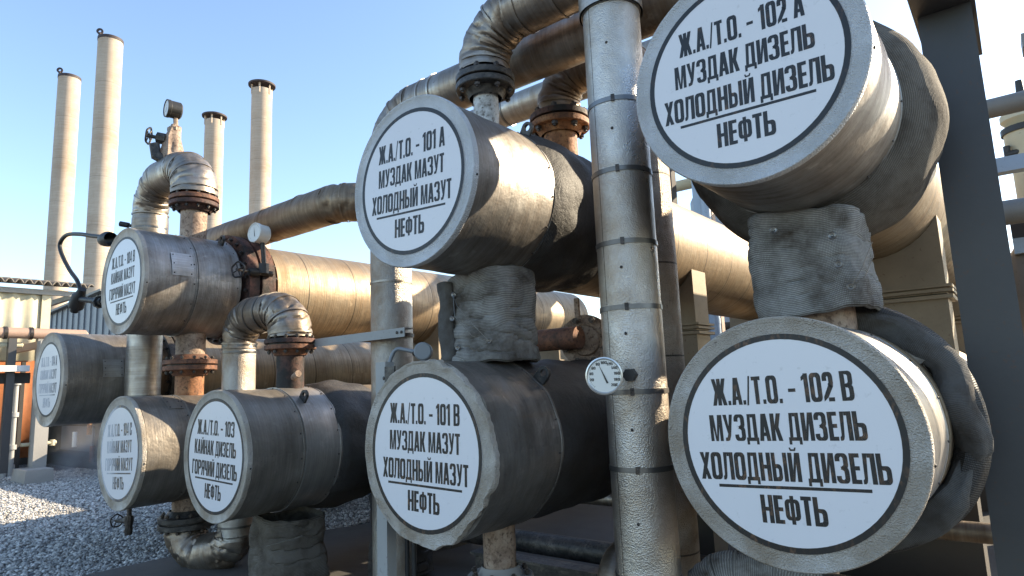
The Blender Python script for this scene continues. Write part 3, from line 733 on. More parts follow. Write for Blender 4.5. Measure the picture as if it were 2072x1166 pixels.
def wrap(label, X, Y, z0, z1, r, seed, mat='fabric', sq=1.6, ends=(1.0, .97), dent=.06, wav=.55, waist=.05):
    T = thing('insulation_wrap', label, 'insulation wrap', (X, Y, z0), 'cloth wraps round the nozzles')
    path = [(V((X+.012*sin(z*9+seed), Y, z)), 0.) for z in np.linspace(z0, z1, 46)]
    def rad(i, t, L): return r*(ends[0]+(ends[1]-ends[0])*t)*(1-waist*sin(pi*t)**2+.015*sin(t*17+seed))*(min(1, .92+t*3, .92+(1-t)*3))
    mb = MB(); sweep(mb, path, rad, 88, dent=dent, sq=sq, seed=seed, start=.35)
    # wrinkle the cloth
    for i, v in enumerate(mb.v):
        p = V(v); d = V((p.x-X, p.y-Y, 0)); 
        k = .018*noise.noise(V((p.x*6+seed, p.y*7, p.z*3.5))); v_ = abs(noise.noise(V((p.x*5+seed, p.y*5, p.z*11)))); k -= .030*max(0, .13-v_)/.13; v_ = abs(noise.noise(V((p.x*9+seed, p.y*9, p.z*5+3)))); k -= .016*max(0, .10-v_)/.10
        k *= wav; p += d.normalized()*k; p.z += .014*noise.noise(V((p.x*9, p.y*9, seed))); mb.v[i] = tuple(p)
    body = mb.build('cloth', mat, T)
    return T, body
def washer(T, p, n, r=.017):
    mb = MB(); lathe(mb, p, n, [(-.006, r), (.002, r), (.004, r*.8), (.002, r*.35), (.006, r*.2), (.006, .0004)], 16); return mb.build('washer', 'strap', T)
def wire(T, pts, r=.0017, name='tie_wire', mat='wire'):
    mb = MB(); sweep(mb, fillet(pts, .02, .02, 4), r, 6); return mb.build(name, mat, T)
W1, b1 = wrap('dark cloth wrap laced with wire between exchangers 101 А and 101 В', -2.63, YN, 1.72, 2.30, .255, 1.3)
# flap on the left of the wrap
mb = MB(); fl = []
for k in range(13):
    for j in range(9):
        z = 1.74+.50*k/12; xx = -2.845+.012*sin(k*.9)+.13*j/8-.02; yy = 2.865-.03*sin(pi*j/8)-.02*noise.noise(V((k*.5, j*.4, 2)))
        fl.append((xx, yy, z+.02*noise.noise(V((j*.3, k*.2, 0)))))
fs = [(k*9+j, k*9+j+1, (k+1)*9+j+1, (k+1)*9+j) for k in range(12) for j in range(8)]
mb.add(fl, fs, [[(fl[q][0], fl[q][2]) for q in f_] for f_ in fs]); o = mb.build('flap', 'fabric_dark', W1)
md = o.modifiers.new('s', 'SOLIDIFY'); md.thickness = .03
wp = [at(918, 597, Y=2.84), at(915, 645, Y=2.84), at(926, 704, Y=2.84), at(990, 690, Y=2.83)]
for p in wp: washer(W1, p, (0.2, -1, 0))
wire(W1, [wp[0]+V((0, -.006, 0)), at(925, 620, Y=2.80), at(960, 660, Y=2.80), wp[3]+V((0, -.006, 0))])
wire(W1, [wp[0]+V((0, -.006, 0)), at(920, 640, Y=2.80), at(955, 680, Y=2.80), wp[3]+V((0, -.006, 0))])
wire(W1, [wp[2]+V((0, -.006, 0)), at(950, 700, Y=2.80), at(960, 712, Y=2.80), wp[3]+V((0, -.006, 0))])
W2, b2 = wrap('broad quilted cloth wrap with round washers between exchangers 102 А and 102 В', -.80, Y2, 1.87, 2.40, .272, 4.2, sq=2.6, dent=.035, wav=.4, waist=-.02)
for q in ((1565, 466), (1684, 477), (1697, 535), (1722, 580)): washer(W2, at(q[0], q[1], Y=3.235), (0.1, -1, 0), .019)
wire(W2, [at(1690, 475, Y=3.22), at(1735, 478, Y=3.23), at(1762, 490, Y=3.30)])
wire(W2, [at(1724, 578, Y=3.22), at(1745, 540, Y=3.22), at(1765, 490, Y=3.32)])
wire(W2, [at(1724, 578, Y=3.22), at(1750, 560, Y=3.24), at(1768, 515, Y=3.32)])
W3, b3 = wrap('pale cloth wrap like a sack under exchanger 103', -4.944, Y3, .06, .60, .29, 7.7, mat='fabric_brown', sq=.8, ends=(1.05, .9))
wire(W3, [at(540, 1105, Y=2.84), at(575, 1096, Y=2.84), at(612, 1084, Y=2.84)], .003)
W4, b4 = wrap('black oil-soaked wrap behind the sack below exchanger 103', -4.25, 3.75, .06, .75, .26, 9.1, mat='fabric_oily', sq=.3)
# 102 B padded ring
T = thing('insulation_ring', 'fat padded cloth ring hugging the back of exchanger 102 В', 'insulation ring', (-.80, 3.62, 1.322))
mb = MB(); path = []
for k in range(73):
    a = radians(120-k*4.2); rr = .562+.035*noise.noise(V((k*.21, 5, 1)))
    path.append((V((-.80+rr*cos(a), 3.66+.06*noise.noise(V((k*.17, 9, 0))), 1.322+rr*sin(a))), 1.))
sweep(mb, path, lambda i, t, L: .072*(1+.25*noise.noise(V((i*.22, 0, 3)))) if abs(i-34) > 2 else .055, 28, dent=.25, up=(0, 1, 0), seed=3)
mb.build('padding', 'fabric_dark', T)
mb = MB(); sweep(mb, [(V((-.80+.575*cos(a), 3.70, 1.322+.575*sin(a))), 0) for a in np.linspace(radians(100), radians(-200), 60)], .07, 20, dent=.2, up=(0, 1, 0), seed=8); mb.build('backing', 'fabric_oily', T)

# ---------------------------------------------------------------- pipe runs
def run(label, pts, rad, r, mat, straps=(), seed=0., wr=.10, dent=.02, group='insulated pipes', nseg=44, base=None, rfun=None, stucco=None):
    T = thing('insulated_pipe', label, 'pipe', base or pts[-1], group)
    path = fillet(pts, rad, .04, 40); mb = MB()
    sweep(mb, path, rfun or r, nseg, dent=dent, wr=wr, seed=seed); o = mb.build('jacket', mat, T)
    bi = [i for i, q_ in enumerate(path) if q_[1]]
    starts = [i for i in bi if i-1 not in bi]
    for st_ in starts:
        en = st_
        while en+1 in bi: en += 1
        for fr in (.04, .36, .68, .98):
            i = int(st_+(en-st_)*fr); i = max(1, min(len(path)-2, i)); ta = path[i+1][0]-path[i-1][0]
            strap(T, path[i][0], ta, (rfun(i, i/(len(path)-1), 0) if rfun else r)*1.0, .014, mat, .004, 'seam_ring')
    for p, a in straps: strap(T, p, a, r*1.01)
    return T
# 104 B bend
P1 = run('wrinkled pipe bend over the tall rusty flange, carrying a pressure gauge', [(-6.458, Y4, 3.64), (-6.458, Y4, 3.97), (-7.46, Y4-.02, 3.97), (-7.46, Y4-.02, 3.4)], [.30, .36], .19, 'pipe', wr=.11, dent=.05,
    rfun=lambda i, t, L: .22-.04*t)
mb = MB(); sweep(mb, fillet([(-7.46, Y4-.02, 3.44), (-7.46, Y4-.02, 1.05), (-7.46, 6.2, 1.05)], .3, .05), .172, 44, dent=.015); mb.build('riser_jacket', 'pipe_bright', P1)
for z in (3.46, 1.62): strap(P1, (-7.46, Y4-.02, z), (0, 0, 1), .176, .02)
strap(P1, (-6.97, Y4, 3.97), (1, 0, 0), .203, .012)
# 103 bend down to 104 C
P2 = run('wrinkled pipe bend leaving the flange on top of exchanger 103 and dropping down beside it', [(-4.944, Y3, 2.07), (-4.944, Y3, 2.32), (-5.80, Y3, 2.32), (-5.80, Y3, 2.02)], [.24, .26], .165, 'pipe', wr=.16, dent=.05, rfun=lambda i, t, L: .18-.022*t)
mb = MB(); sweep(mb, fillet([(-5.80, Y3, 2.05), (-5.80, Y3, .30)], .1, .05), .148, 44, dent=.012); mb.build('riser_jacket', 'pipe_stucco', P2)
mb = MB(); sweep(mb, fillet([(-5.80, Y3, .34), (-5.80, Y3, .22), (-6.40, Y4, .10), (-6.40, Y4, .36)], [.16, .24], .04, 18), lambda i, t, L: .158+.03*t, 44, dent=.06, wr=.24); mb.build('bottom_elbow', 'pipe', P2)
for z in (2.05, 1.99, .42): strap(P2, (-5.80, Y3, z), (0, 0, 1), .151, .018)
strap(P2, (-5.28, Y3, 2.32), (1, 0, 0), .172, .016); strap(P2, (-5.45, Y3, 2.315), (1, 0, 0), .17, .012)
# 101 A front bend and main riser
XM = -1.64
P3 = run('fat pipe bend from the black flange on exchanger 101 А into the riser with steel straps', [(-2.618, YN, 3.68), (-2.618, YN, 4.02), (XM-.1, YN, 4.02)], [.30], .17, 'pipe', wr=.16, dent=.035, base=(XM, YN, 0),
    rfun=lambda i, t, L: .168)
strap(P3, (-2.25, YN, 4.02), (1, 0, 0), .171, .022, 'pipe'); strap(P3, (-1.98, YN, 4.02), (1, 0, 0), .171, .022, 'pipe')
mb = MB(); sweep(mb, fillet([(XM-.13, YN, 4.02), (XM, YN, 4.02), (XM, YN, 3.70)], [.12], .03, 12), .185, 44, dent=.03, wr=.1); mb.build('corner_jacket', 'pipe_bright', P3)
mb = MB(); sweep(mb, fillet([(XM, YN, 3.74), (XM, YN, .05)], .1, .05), .164, 56, dent=.006, up=(0, -1, 0)); mb.build('riser_jacket', alu('stucco_riser', (.53, .505, .47), (.36, .29, .22), .4, .27, .94, stucco=.32, streak=0, spots=.1, dents=.12, longseam=.06), P3)
strap(P3, (XM, YN, 3.72), (0, 0, 1), .168, .05)
for z in (3.12, 2.72, 2.32, 1.97, 1.53, 1.14, .60):
    s_ = strap(P3, (XM, YN, z), (0, 0, 1), .166, .026, 'strap', .003)
    mb = MB(); a = .06/.164; p = V((XM+.171*sin(a), YN-.171*cos(a), z)); obox(mb, p, V((cos(a), sin(a), 0)), V((-sin(a), cos(a), 0)), V((0, 0, 1)), .010, .004, .019); mb.build('buckle', 'bolt', s_, smooth=False)
a = .045/.164
rivets(P3, [V((XM+.165*sin(a)*s, YN-.165*cos(a), z)) for s, z in ((1, 3.45), (1, 2.95), (1, 2.18), (1, 1.83), (1, 1.34), (1, .88))], (0, -1, 0), .008)
# second riser with the brown rear bend
P5 = run('brown stained bend leaving the rusty rear flange of exchanger 101 А towards the hidden riser', [(-2.618, 4.0, 3.68), (-2.618, 4.0, 3.98), (-1.98, 4.0, 3.98), (-1.98, 4.0, .05)], [.26, .22], .165, 'pipe_brown', wr=.12, base=(-1.98, 4, 0),
    straps=())
mb = MB(); sweep(mb, fillet([(-1.93, 4.0, 3.6), (-1.93, 4.0, .05)], .1, .05), .172, 44, dent=.01); mb.build('riser_jacket', 'seamed', P5)
# overhead back pipe
P4 = run('long overhead pipe passing behind exchanger 101 А and bending down on its left side', [(-4.05, 3.5, .05), (-4.05, 3.5, 3.93), (-.80, 3.56, 3.93), (-.80, 3.56, 3.68)], [.34, .24], .168, 'pipe', wr=.14, dent=.02, base=(-4.05, 3.5, 0))
for p, a_ in (((-4.05, 3.5, 2.46), (0, 0, 1)), ((-4.05, 3.5, 1.4), (0, 0, 1)), ((-3.55, 3.51, 3.93), (1, 0, 0)), ((-3.42, 3.51, 3.93), (1, 0, 0)), ((-2.95, 3.52, 3.93), (1, 0, 0))): strap(P4, p, a_, .171, .016, 'pipe_bright')
mb = MB(); sweep(mb, fillet([(-4.05, 3.5, 3.45), (-4.05, 3.5, .06)], .1, .05), .171, 44, dent=.005); mb.build('riser_jacket', 'pipe_stucco', P4)
# pipe 2
P6 = run('pitted brown pipe running from exchanger 104 В and turning away behind exchanger 101 А', [(-8.14, 3.66, 2.2), (-8.14, 3.66, 3.40), (-4.75, 3.62, 3.37), (-4.45, 5.6, 3.37)], [.25, .36], .185, 'pipe_brown', wr=.14, dent=.03, base=(-8.14, 3.66, 2.3))
for x in (-6.1, -5.5): strap(P6, (x, 3.637, 3.385), (1, -.01, -.01), .187, .012, 'pipe_brown')
P7 = run('pale pipe high behind the brown bend, farther back than the overhead pipe', [(-4.75, 5.0, 3.4), (-4.75, 5.0, 4.42), (1.5, 5.0, 4.42)], .1, .15, 'pipe_bright', group=None, base=(-3.8, 5, 4.2))
for x in (-3.9, -3.1): strap(P7, (x, 5.0, 4.42), (1, 0, 0), .152, .02)
for x in (.9,):
    mb = MB(); box(mb, x-.05, x+.05, 4.95, 5.05, 0, 4.27); mb.build('support_leg', 'beam', P7, smooth=False)

# small horizontal pipe with blind flange, behind the wrap
T = thing('flanged_pipe', 'dark brown pipe ending in a bolted flange behind the wire-laced wrap', 'pipe', (-2.70, 4.25, 1.9))
mb = MB(); cyl(mb, (-3.6, 4.08, 1.92), (-2.60, 4.08, 1.92), .085, 28); mb.build('pipe_body', 'rust', T)
mb = MB(); lathe(mb, (-2.62, 4.2, 1.90), (.35, -1, 0), [(-.05, .0003), (-.05, .20), (0, .20), (0, .12), (.03, .11), (.03, .0003)], 40); f_ = mb.build('flange', 'rust_pale', T); bolts(f_, (-2.62, 4.2, 1.90), (.35, -1, 0), .165, 8, .09, .026)
mb = MB(); box(mb, -2.72, -2.68, 4.22, 4.24, 2.05, 2.24); mb.build('tab', 'rust_pale', T, smooth=False)
# pipe under 102 B
T = run('short grey wrapped pipe hump on the slab under exchanger 102 В', [(-1.5, 3.3, .10), (-1.42, 3.32, .58), (-.95, 3.42, .58), (-.85, 3.5, .10)], .2, .13, 'fabric', group=None, dent=.06, base=(-1.2, 3.3, .05))

for k, (x0_, x1_, y_, z_, r_, mt, lb) in enumerate(((-4.5, .6, 4.35, .30, .085, 'rust_black', 'dark rusty pipe low behind the riser, crossing under the shells'), (-4.4, .6, 4.75, .62, .06, 'pipe', 'thin silver pipe above the rusty one, crossing under the shells'), (-2.3, .4, 5.0, .95, .10, 'pipe_brown', 'brown jacketed pipe highest in the dark space under the shells'))):
    mb = MB(); sweep(mb, fillet([(x0_, y_, z_), (x1_, y_, z_)], .1, .1), r_, 24, dent=.03, caps=True); tag(mb.build('low_pipe', mt), lb, 'pipe', 'low pipes under the shells')
T = thing('added_skid_beam', 'dark rusty skid beam added to deepen the dark under exchangers 101 В and 102 В', 'beam', (-1.8, 3.95, .05))  # added to blacken the space under the shells
mb = MB(); box(mb, -3.6, .35, 3.88, 4.02, .055, .075); box(mb, -3.6, .35, 3.945, 3.955, .075, .28); box(mb, -3.6, .35, 3.88, 4.02, .28, .30); mb.build('i_section', 'rust_black', T, smooth=False)
for x_ in (-3.2, -2.2, -1.2, -.2):
    mb = MB(); box(mb, x_-.004, x_+.004, 3.885, 3.944, .076, .279); mb.build('stiffener', 'rust', T, smooth=False)
T = thing('drain_elbow', 'tan dented pipe elbow just above the slab between exchanger 101 В and the riser', 'pipe', (-2.1, 3.55, .3))
mb = MB(); sweep(mb, fillet([(-2.15, 4.3, .48), (-2.15, 3.6, .48), (-2.15, 3.6, .06)], [.16], .04, 12), .10, 28, dent=.06, wr=.1); mb.build('elbow', 'pipe', T)
# angle bracket from the 103 flange to the riser
T = thing('angle_bracket', 'steel angle bar bridging the flange on exchanger 103 and the grey riser', 'bracket', (-4.3, 3.3, 2.0))
a_, b_ = at(642, 688, Y=3.3), at(828, 664, Y=3.3); d = (b_-a_); L = d.length; d.normalize()
mb = MB(); obox(mb, (a_+b_)/2, d, V((0, 1, 0)), V((0, 0, 1)), L/2, .045, .004); obox(mb, (a_+b_)/2+V((0, -.045, -.035)), d, V((0, 1, 0)), V((0, 0, 1)), L/2, .004, .031); mb.build('angle_bar', 'post', T, smooth=False)
p = b_+V((-.03, -.055, -.03)); rivets(T, [p, p-d*.05], (0, -1, 0), .012, 'bolt')
strap(T, (-4.05, 3.5, 2.02), (0, 0, 1), .176, .03, 'bolt')

# post with conduits left of 101 B
T = thing('instrument_post', 'thin grey steel post standing left of exchanger 101 В', 'post', (-3.12, 2.62, 0))
mb = MB(); box(mb, -3.165, -3.075, 2.60, 2.612, .05, 1.76); box(mb, -3.165, -3.155, 2.612, 2.67, .05, 1.76); box(mb, -3.085, -3.075, 2.612, 2.67, .05, 1.76); mb.build('channel', 'post', T, smooth=False)
mb = MB(); box(mb, -3.07, -2.98, 2.59, 2.60, 1.60, 1.73); mb.build('mounting_plate', 'rust_black', T, smooth=False); rivets(T, [V((-3.09, 2.60, 1.66)), V((-3.09, 2.60, 1.60))], (-.3, -1, 0), .012, 'bolt')
mb = MB(); box(mb, -3.24, -3.0, 2.56, 2.72, .05, .07); mb.build('foot_plate', 'post', T, smooth=False)
for x in (-3.035, -2.975):
    o = MB(); cyl(o, (x, 2.72, .05), (x, 2.72, 1.15), .014, 12); tag(o.build('thin_pipe', 'black'), 'thin black pipe %s the grey post' % ('just right of' if x < -3 else 'second to the right of'), 'pipe', 'thin black pipes by the post')
T = thing('transmitter', 'grey temperature transmitter head with bent conduit above exchanger 101 В', 'transmitter', (-3.08, 2.9, 1.75))
c = at(858, 712, Y=2.9); dr = V((.62, -.78, .02)).normalized()
mb = MB(); lathe(mb, c-dr*.075, dr, [(0, .0004), (0, .045), (.02, .052), (.085, .054), (.09, .058), (.135, .058), (.142, .05), (.142, .0004)], 32); mb.build('housing', 'instrument', T)
mb = MB(); cyl(mb, c+V((0, .0, -.03)), c+V((0, .0, -.12)), .024, 16); lathe(mb, c+V((0, 0, -.10)), (0, 0, -1), [(0, .02), (0, .034), (.03, .034), (.03, .02)], 6); mb.build('stem', 'instrument', T)
q0 = c-dr*.03+V((-.05, 0, 0)); mb = MB(); cyl(mb, q0+V((.04, 0, 0)), q0+V((-.045, 0, 0)), .024, 16); mb.build('gland', 'black', T)
mb = MB(); sweep(mb, fillet([q0, at(800, 704, Y=2.88), at(787, 735, Y=2.85), at(790, 768, Y=2.8)], [.05, .1], .02, 8), .013, 14); mb.build('conduit', 'conduit', T)

# ---------------------------------------------------------------- gauges and valves
def dial_text(mb, c, e1, e2, n, r):
    for k in range(10):
        v = 20*(k+1); a = radians(225-30-k*26.5); p = c+e1*(r*.70*cos(a))+e2*(r*.70*sin(a))
        tx = str(v); wd = .055*len(tx)*r*2
        text(mb, tx, 0, 0, wd, .15*r, 0, lambda x, z, l, p=p: p+e1*x+e2*z+n*(.0006+l*.3))
def gauge(T, c, n, r, depth, case='chrome', dark=False, needle=120, numbers=True, name_='case'):
    c = V(c); n = V(n).normalized(); e1 = n.cross(V((0, 0, 1))).normalized()*-1; e2 = n.cross(e1)*-1
    if e2.z < 0: e2 = -e2
    mb = MB(); lathe(mb, c-n*depth, n, [(0, .0004), (0, r*.8), (depth*.1, r*.95), (depth*.75, r*.95), (depth*.78, r), (depth, r), (depth+.002, r*.93), (depth-.005, r*.88), (depth-.006, r*.86)], 40); cs = mb.build(name_, case, T)
    mb = MB(); lathe(mb, c-n*.006, n, [(0, .0004), (0, r*.88)], 40); dl = mb.build('dial', 'dial', T)
    mb = MB(); q = c-n*.0055
    for k in range(41):
        a = radians(225-k*6.75); L_ = .10 if k % 4 == 0 else .05
        d1 = e1*cos(a)+e2*sin(a); d2 = e1*-sin(a)+e2*cos(a); w_ = r*.008
        mb.add([q+d1*(r*.82)-d2*w_, q+d1*(r*.82)+d2*w_, q+d1*(r*(.82-L_))+d2*w_, q+d1*(r*(.82-L_))-d2*w_], [(0, 1, 2, 3)])
    if numbers: dial_text(mb, q, e1, e2, n, r)
    mb.build('markings', 'gauge_black', dl, smooth=False)
    a = radians(needle); d1 = e1*cos(a)+e2*sin(a); d2 = e1*-sin(a)+e2*cos(a); q = c-n*.003
    mb = MB(); mb.add([q-d1*(r*.42)-d2*r*.05, q-d1*(r*.42)+d2*r*.05, q+d2*r*.035, q+d1*(r*.72), q-d2*r*.035], [(0, 1, 2, 3, 4)]); mb.build('needle', 'gauge_black', dl, smooth=False)
    return e1, e2
def handwheel(T, c, ax, r, mat='bolt', spokes=4, lumps=5):
    c = V(c); a = V(ax).normalized(); ref = V((0, 0, 1)) if abs(a.z) < .8 else V((1, 0, 0)); e1 = (ref-a*ref.dot(a)).normalized(); e2 = a.cross(e1)
    mb = MB(); path = [(c+e1*(r*(1+.06*cos(lumps*t))*cos(t))+e2*(r*(1+.06*cos(lumps*t))*sin(t)), 0) for t in np.linspace(0, 2*pi, 41)]
    sweep(mb, path, r*.12, 8, up=tuple(a))
    for k in range(spokes):
        t = 2*pi*k/spokes+.4; cyl(mb, c, c+(e1*cos(t)+e2*sin(t))*r, r*.08, 8)
    cyl(mb, c-a*r*.25, c+a*r*.25, r*.22, 10); return mb.build('handwheel', mat, T)
# thermometer on the main riser
T = thing('dial_thermometer', 'white-faced dial thermometer sticking out of the main riser', 'thermometer', (-1.70, 2.85, 1.62))
gc = at(1222, 761, Y=2.76); gn = V((.35, -1, -.02)).normalized()
gauge(T, gc, gn, .093, .022, needle=113)
back = V((XM+.06, YN-.15, gc.z)); mb = MB(); cyl(mb, gc-gn*.02, gc-gn*.07, .018, 14); cyl(mb, gc-gn*.07, back, .012, 12); mb.build('stem', 'bolt', T)
mb = MB(); lathe(mb, back+V((.0, -.012, 0)), V((.3, -1, 0)), [(-.03, .0004), (-.03, .036), (.05, .034), (.05, .0004)], 6); mb.build('hex_fitting', 'gauge_black', T)
# gauge on the tall bend
T = thing('pressure_gauge', 'black pressure gauge with a hand valve on top of the tall left pipe bend', 'pressure gauge', (-6.9, Y4, 4.12))
X0 = -6.88; g = at(352, 222, X=X0)
mb = MB(); sweep(mb, [(V((X0, 2.93, 4.06)), 0), (V((X0, 2.91, 4.2)), 0), (V((X0, 2.90, 4.36)), 0), (V((X0, g.y+.03, 4.5)), 0)], lambda i, t, L: (.13, .10, .075, .05)[i], 22, dent=.5); sweep(mb, [(V((X0, g.y+.03, 4.46)), 0), (V((X0, g.y+.02, g.z-.06)), 0)], .022, 12, dent=.3)
for z in (4.28, 4.44): lathe(mb, (X0, 2.91, z), (0, 0, 1), [(0, .02), (0, .062), (.035, .062), (.035, .02)], 6)
mb.build('valve_body', 'rust_pale', T)
wh = at(301, 275, X=-7.02); bc = V((X0, 2.90, 4.33)); dv = (wh-bc)
mb = MB(); cyl(mb, bc, bc+dv*.62, .045, 14); cyl(mb, bc+dv*.5, wh, .02, 10); lathe(mb, bc+dv*.25, dv, [(0, .02), (0, .062), (.09, .062), (.09, .02)], 8); lathe(mb, (X0-.05, 2.84, 4.34), (-.16, -.18, .03), [(0, .02), (0, .055), (.05, .055), (.05, .02)], 6); mb.build('bonnet', 'rust_black', T)
mb = MB(); sweep(mb, [(V((X0, 2.88, 4.08)), 0), (V((X0-.08, 2.78, 4.16)), 0), (V((X0-.10, 2.76, 4.28)), 0)], .05, 12, dent=.5); mb.build('yoke', 'rust_black', T)
handwheel(T, wh, dv, .085)
gauge(T, g+V((-.02, -.075, 0)), V((-.12, -.98, 0)), .098, .15, 'gauge_black', needle=60, numbers=False)
# gauge behind 104 B
T = thing('pressure_gauge', 'round gauge with white dial and cream case beside the flange of exchanger 104 В', 'pressure gauge', (-5.9, 3.35, 3.15))
g = at(520, 474, X=-5.88); g.x += .05; gauge(T, g+V((0, -.06, 0)), V((.12, -.95, .05)), .10, .14, 'dial', needle=100, numbers=False)
mb = MB(); cyl(mb, (g.x, g.y+.03, g.z-.07), (g.x, g.y+.06, 2.80), .022, 12); lathe(mb, (g.x, g.y+.05, 2.78), (0, 0, 1), [(0, .02), (0, .05), (.1, .05), (.1, .02)], 8); mb.build('stem', 'gauge_black', T)
T = thing('hand_valve', 'small valve with thin round handwheel beside the flange of exchanger 104 В', 'valve', (-5.85, 3.2, 2.8))
h = at(482, 546, X=-5.84); handwheel(T, h, (.35, -.94, 0), .075)
mb = MB(); cyl(mb, h, h+V((-.02, .12, 0)), .012, 10); mb.build('spindle', 'wire', T)
mb = MB(); lathe(mb, h+V((-.02, .12, 0)), (0, 1, 0), [(0, .0004), (0, .035), (.05, .045), (.10, .045), (.12, .03), (.25, .03), (.25, .0004)], 12); mb.build('valve_body', 'gauge_black', T)
# drain valve below 104 C
T = thing('drain_valve', 'small black drain valve hanging below exchanger 104 С', 'valve', (-6.65, 2.55, .62))
p = at(262, 1032, Y=2.55); mb = MB(); cyl(mb, p+V((0, 0, .04)), p+V((0, 0, -.05)), .02, 12); lathe(mb, p+V((0, 0, -.05)), (0, 0, -1), [(0, .01), (0, .035), (.05, .04), (.10, .03), (.13, .036), (.17, .03), (.17, .0004)], 10); mb.build('valve_body', 'bolt', T)
h = p+V((-.20, -.03, -.11)); mb = MB(); cyl(mb, p+V((0, 0, -.10)), h, .018, 10); lathe(mb, p+V((-.03, 0, -.10)), (-1, -.1, 0), [(0, .01), (0, .032), (.05, .032), (.05, .01)], 8); mb.build('bonnet', 'bolt', T); handwheel(T, h, (-1, -.15, 0), .055)
# heat-tracing cable left of 104 B
T = thing('tracing_cable', 'black cable looping out to the left of exchanger 104 В and into a black junction plug', 'cable', (-7.6, 2.6, 2.9))
q = [at(x, y, Y=2.62) for x, y in ((212, 480), (190, 478), (160, 474), (135, 476), (122, 492), (124, 512), (140, 545), (156, 568), (163, 590))]
def spline(P_, n=8):
    out = []
    for i in range(len(P_)-1):
        a, b, c, d = P_[max(0, i-1)], P_[i], P_[i+1], P_[min(len(P_)-1, i+2)]
        for k in range(n):
            t = k/n; out.append((.5*((2*b)+(c-a)*t+(2*a-5*b+4*c-d)*t*t+(3*b-a-3*c+d)*t**3), 0.))
    out.append((P_[-1], 0.)); return out
mb = MB(); sweep(mb, spline(q), .024, 14); mb.build('cable', 'black', T)
mb = MB(); p = at(215, 482, Y=2.6); lathe(mb, p+V((-.16, 0, .0)), (1, 0, -.1), [(0, .03), (.04, .045), (.10, .07), (.22, .085), (.30, .07)], 16); mb.build('plug', 'black', T)
mb = MB(); p = at(166, 588, Y=2.62); p2 = at(149, 632, Y=2.62); d = (p2-p).normalized(); lathe(mb, p, d, [(-.02, .0004), (-.02, .04), (.05, .055), (.09, .08), (.24, .082), (.26, .05), (.31, .045), (.31, .0004)], 16); mb.build('junction_plug', 'black', T)
mb = MB(); cyl(mb, at(163, 606, Y=2.62), at(212, 611, Y=2.62), .032, 14); lathe(mb, at(200, 612, Y=2.62), (1, 0, 0), [(0, .0004), (0, .07), (.05, .07), (.05, .045), (.12, .045), (.12, .0004)], 8); mb.build('arm', 'black', T)
T = thing('sensor_rod', 'short black rod poking left from the tall riser above exchanger 104 В', 'sensor', (-7.5, 2.75, 3.42))
mb = MB(); a_, b_ = at(243, 453, Y=2.72), at(275, 459, Y=2.84); cyl(mb, a_, a_.lerp(b_, .55), .03, 14); cyl(mb, a_.lerp(b_, .5), b_, .018, 12); mb.build('rod', 'black', T)

# ---------------------------------------------------------------- steel column on the right
T = thing('steel_column', 'tall blue-grey steel column at the right, darker than everything near it', 'column', (-.15, 4.15, 0))
mb = MB(); xa, xb = -.235, .012
box(mb, xa, xb, 4.10, 4.112, 0, 3.55); box(mb, xa, xb, 4.34, 4.352, 0, 3.55); box(mb, (xa+xb)/2-.005, (xa+xb)/2+.005, 4.112, 4.34, 0, 3.55); mb.build('h_section', 'beam', T, smooth=False)
mb = MB(); box(mb, xa-.02, xb+.02, 3.75, 4.9, 3.552, 3.566); box(mb, (xa+xb)/2-.005, (xa+xb)/2+.005, 3.75, 4.9, 3.566, 3.85); box(mb, xa-.02, xb+.02, 3.75, 4.9, 3.85, 3.864); mb.build('top_beam', 'beam', T, smooth=False)
mb = MB(); box(mb, xa-.08, xb+.08, 4.02, 4.43, .05, .075); mb.build('base_plate', 'beam', T, smooth=False)

# ---------------------------------------------------------------- chimneys
def chimney(px, py, Y, wpx, label, kind):
    top = at(px, py, Y=Y); dep = (top-CAM).dot(FW); th = atan2(abs(px-1036), F_PX); r = wpx/F_PX*dep*cos(th)/2
    T = thing('chimney', label, 'chimney', (top.x, top.y, 0), 'cream steel chimneys')
    mb = MB(); lathe(mb, (top.x, top.y, 0), (0, 0, 1), [(0, r*1.04), (top.z*.5, r*1.02), (top.z, r), (top.z, r*.9), (top.z-1, r*.9)], 48); mb.build('stack', 'chimney', T)
    if kind == 'rim':
        mb = MB(); lathe(mb, (top.x, top.y, top.z-.12), (0, 0, 1), [(0, r+.001), (0, r*1.03), (.16, r*1.03), (.16, r*.9)], 48); mb.build('rim', 'soot', T)
        mb = MB(); a = V((-.2, -1, 0)).normalized(); lathe(mb, (top.x-.0, top.y-r*.9, top.z+.30), (.78, -.62, 0), [(-.03, .07), (-.03, .17), (.03, .17), (.03, .07), (-.03, .07)], 20); box(mb, top.x-.13, top.x+.13, top.y-r*.9-.03, top.y-r*.9+.03, top.z, top.z+.2); mb.build('lifting_eye', 'soot', T)
    else:
        mb = MB(); z = top.z+.28; lathe(mb, (top.x, top.y, z), (0, 0, 1), [(0, .001), (0, r*1.32), (.10, r*1.34), (.22, r*.9), (.3, .001)], 48); mb.build('rain_cap', 'soot', T)
        for k in range(6):
            a = k*pi/3+.3; mb = MB(); box(mb, top.x+r*cos(a)-.04, top.x+r*cos(a)+.04, top.y+r*sin(a)-.04, top.y+r*sin(a)+.04, top.z-.35, z+.02); mb.build('cap_post', 'chimney', T, smooth=False)
    return T
chimney(141, 158, 12, 47, 'leftmost cream chimney with an open sooty rim, lower of the left pair', 'rim')
chimney(224, 82, 12, 52, 'tallest cream chimney with an open sooty rim, right of its lower twin', 'rim')
chimney(434, 246, 20, 39, 'shortest-looking capped chimney behind the tall pipe bend', 'cap')
chimney(530, 184, 20, 42, 'capped chimney standing free, rightmost of the four', 'cap')

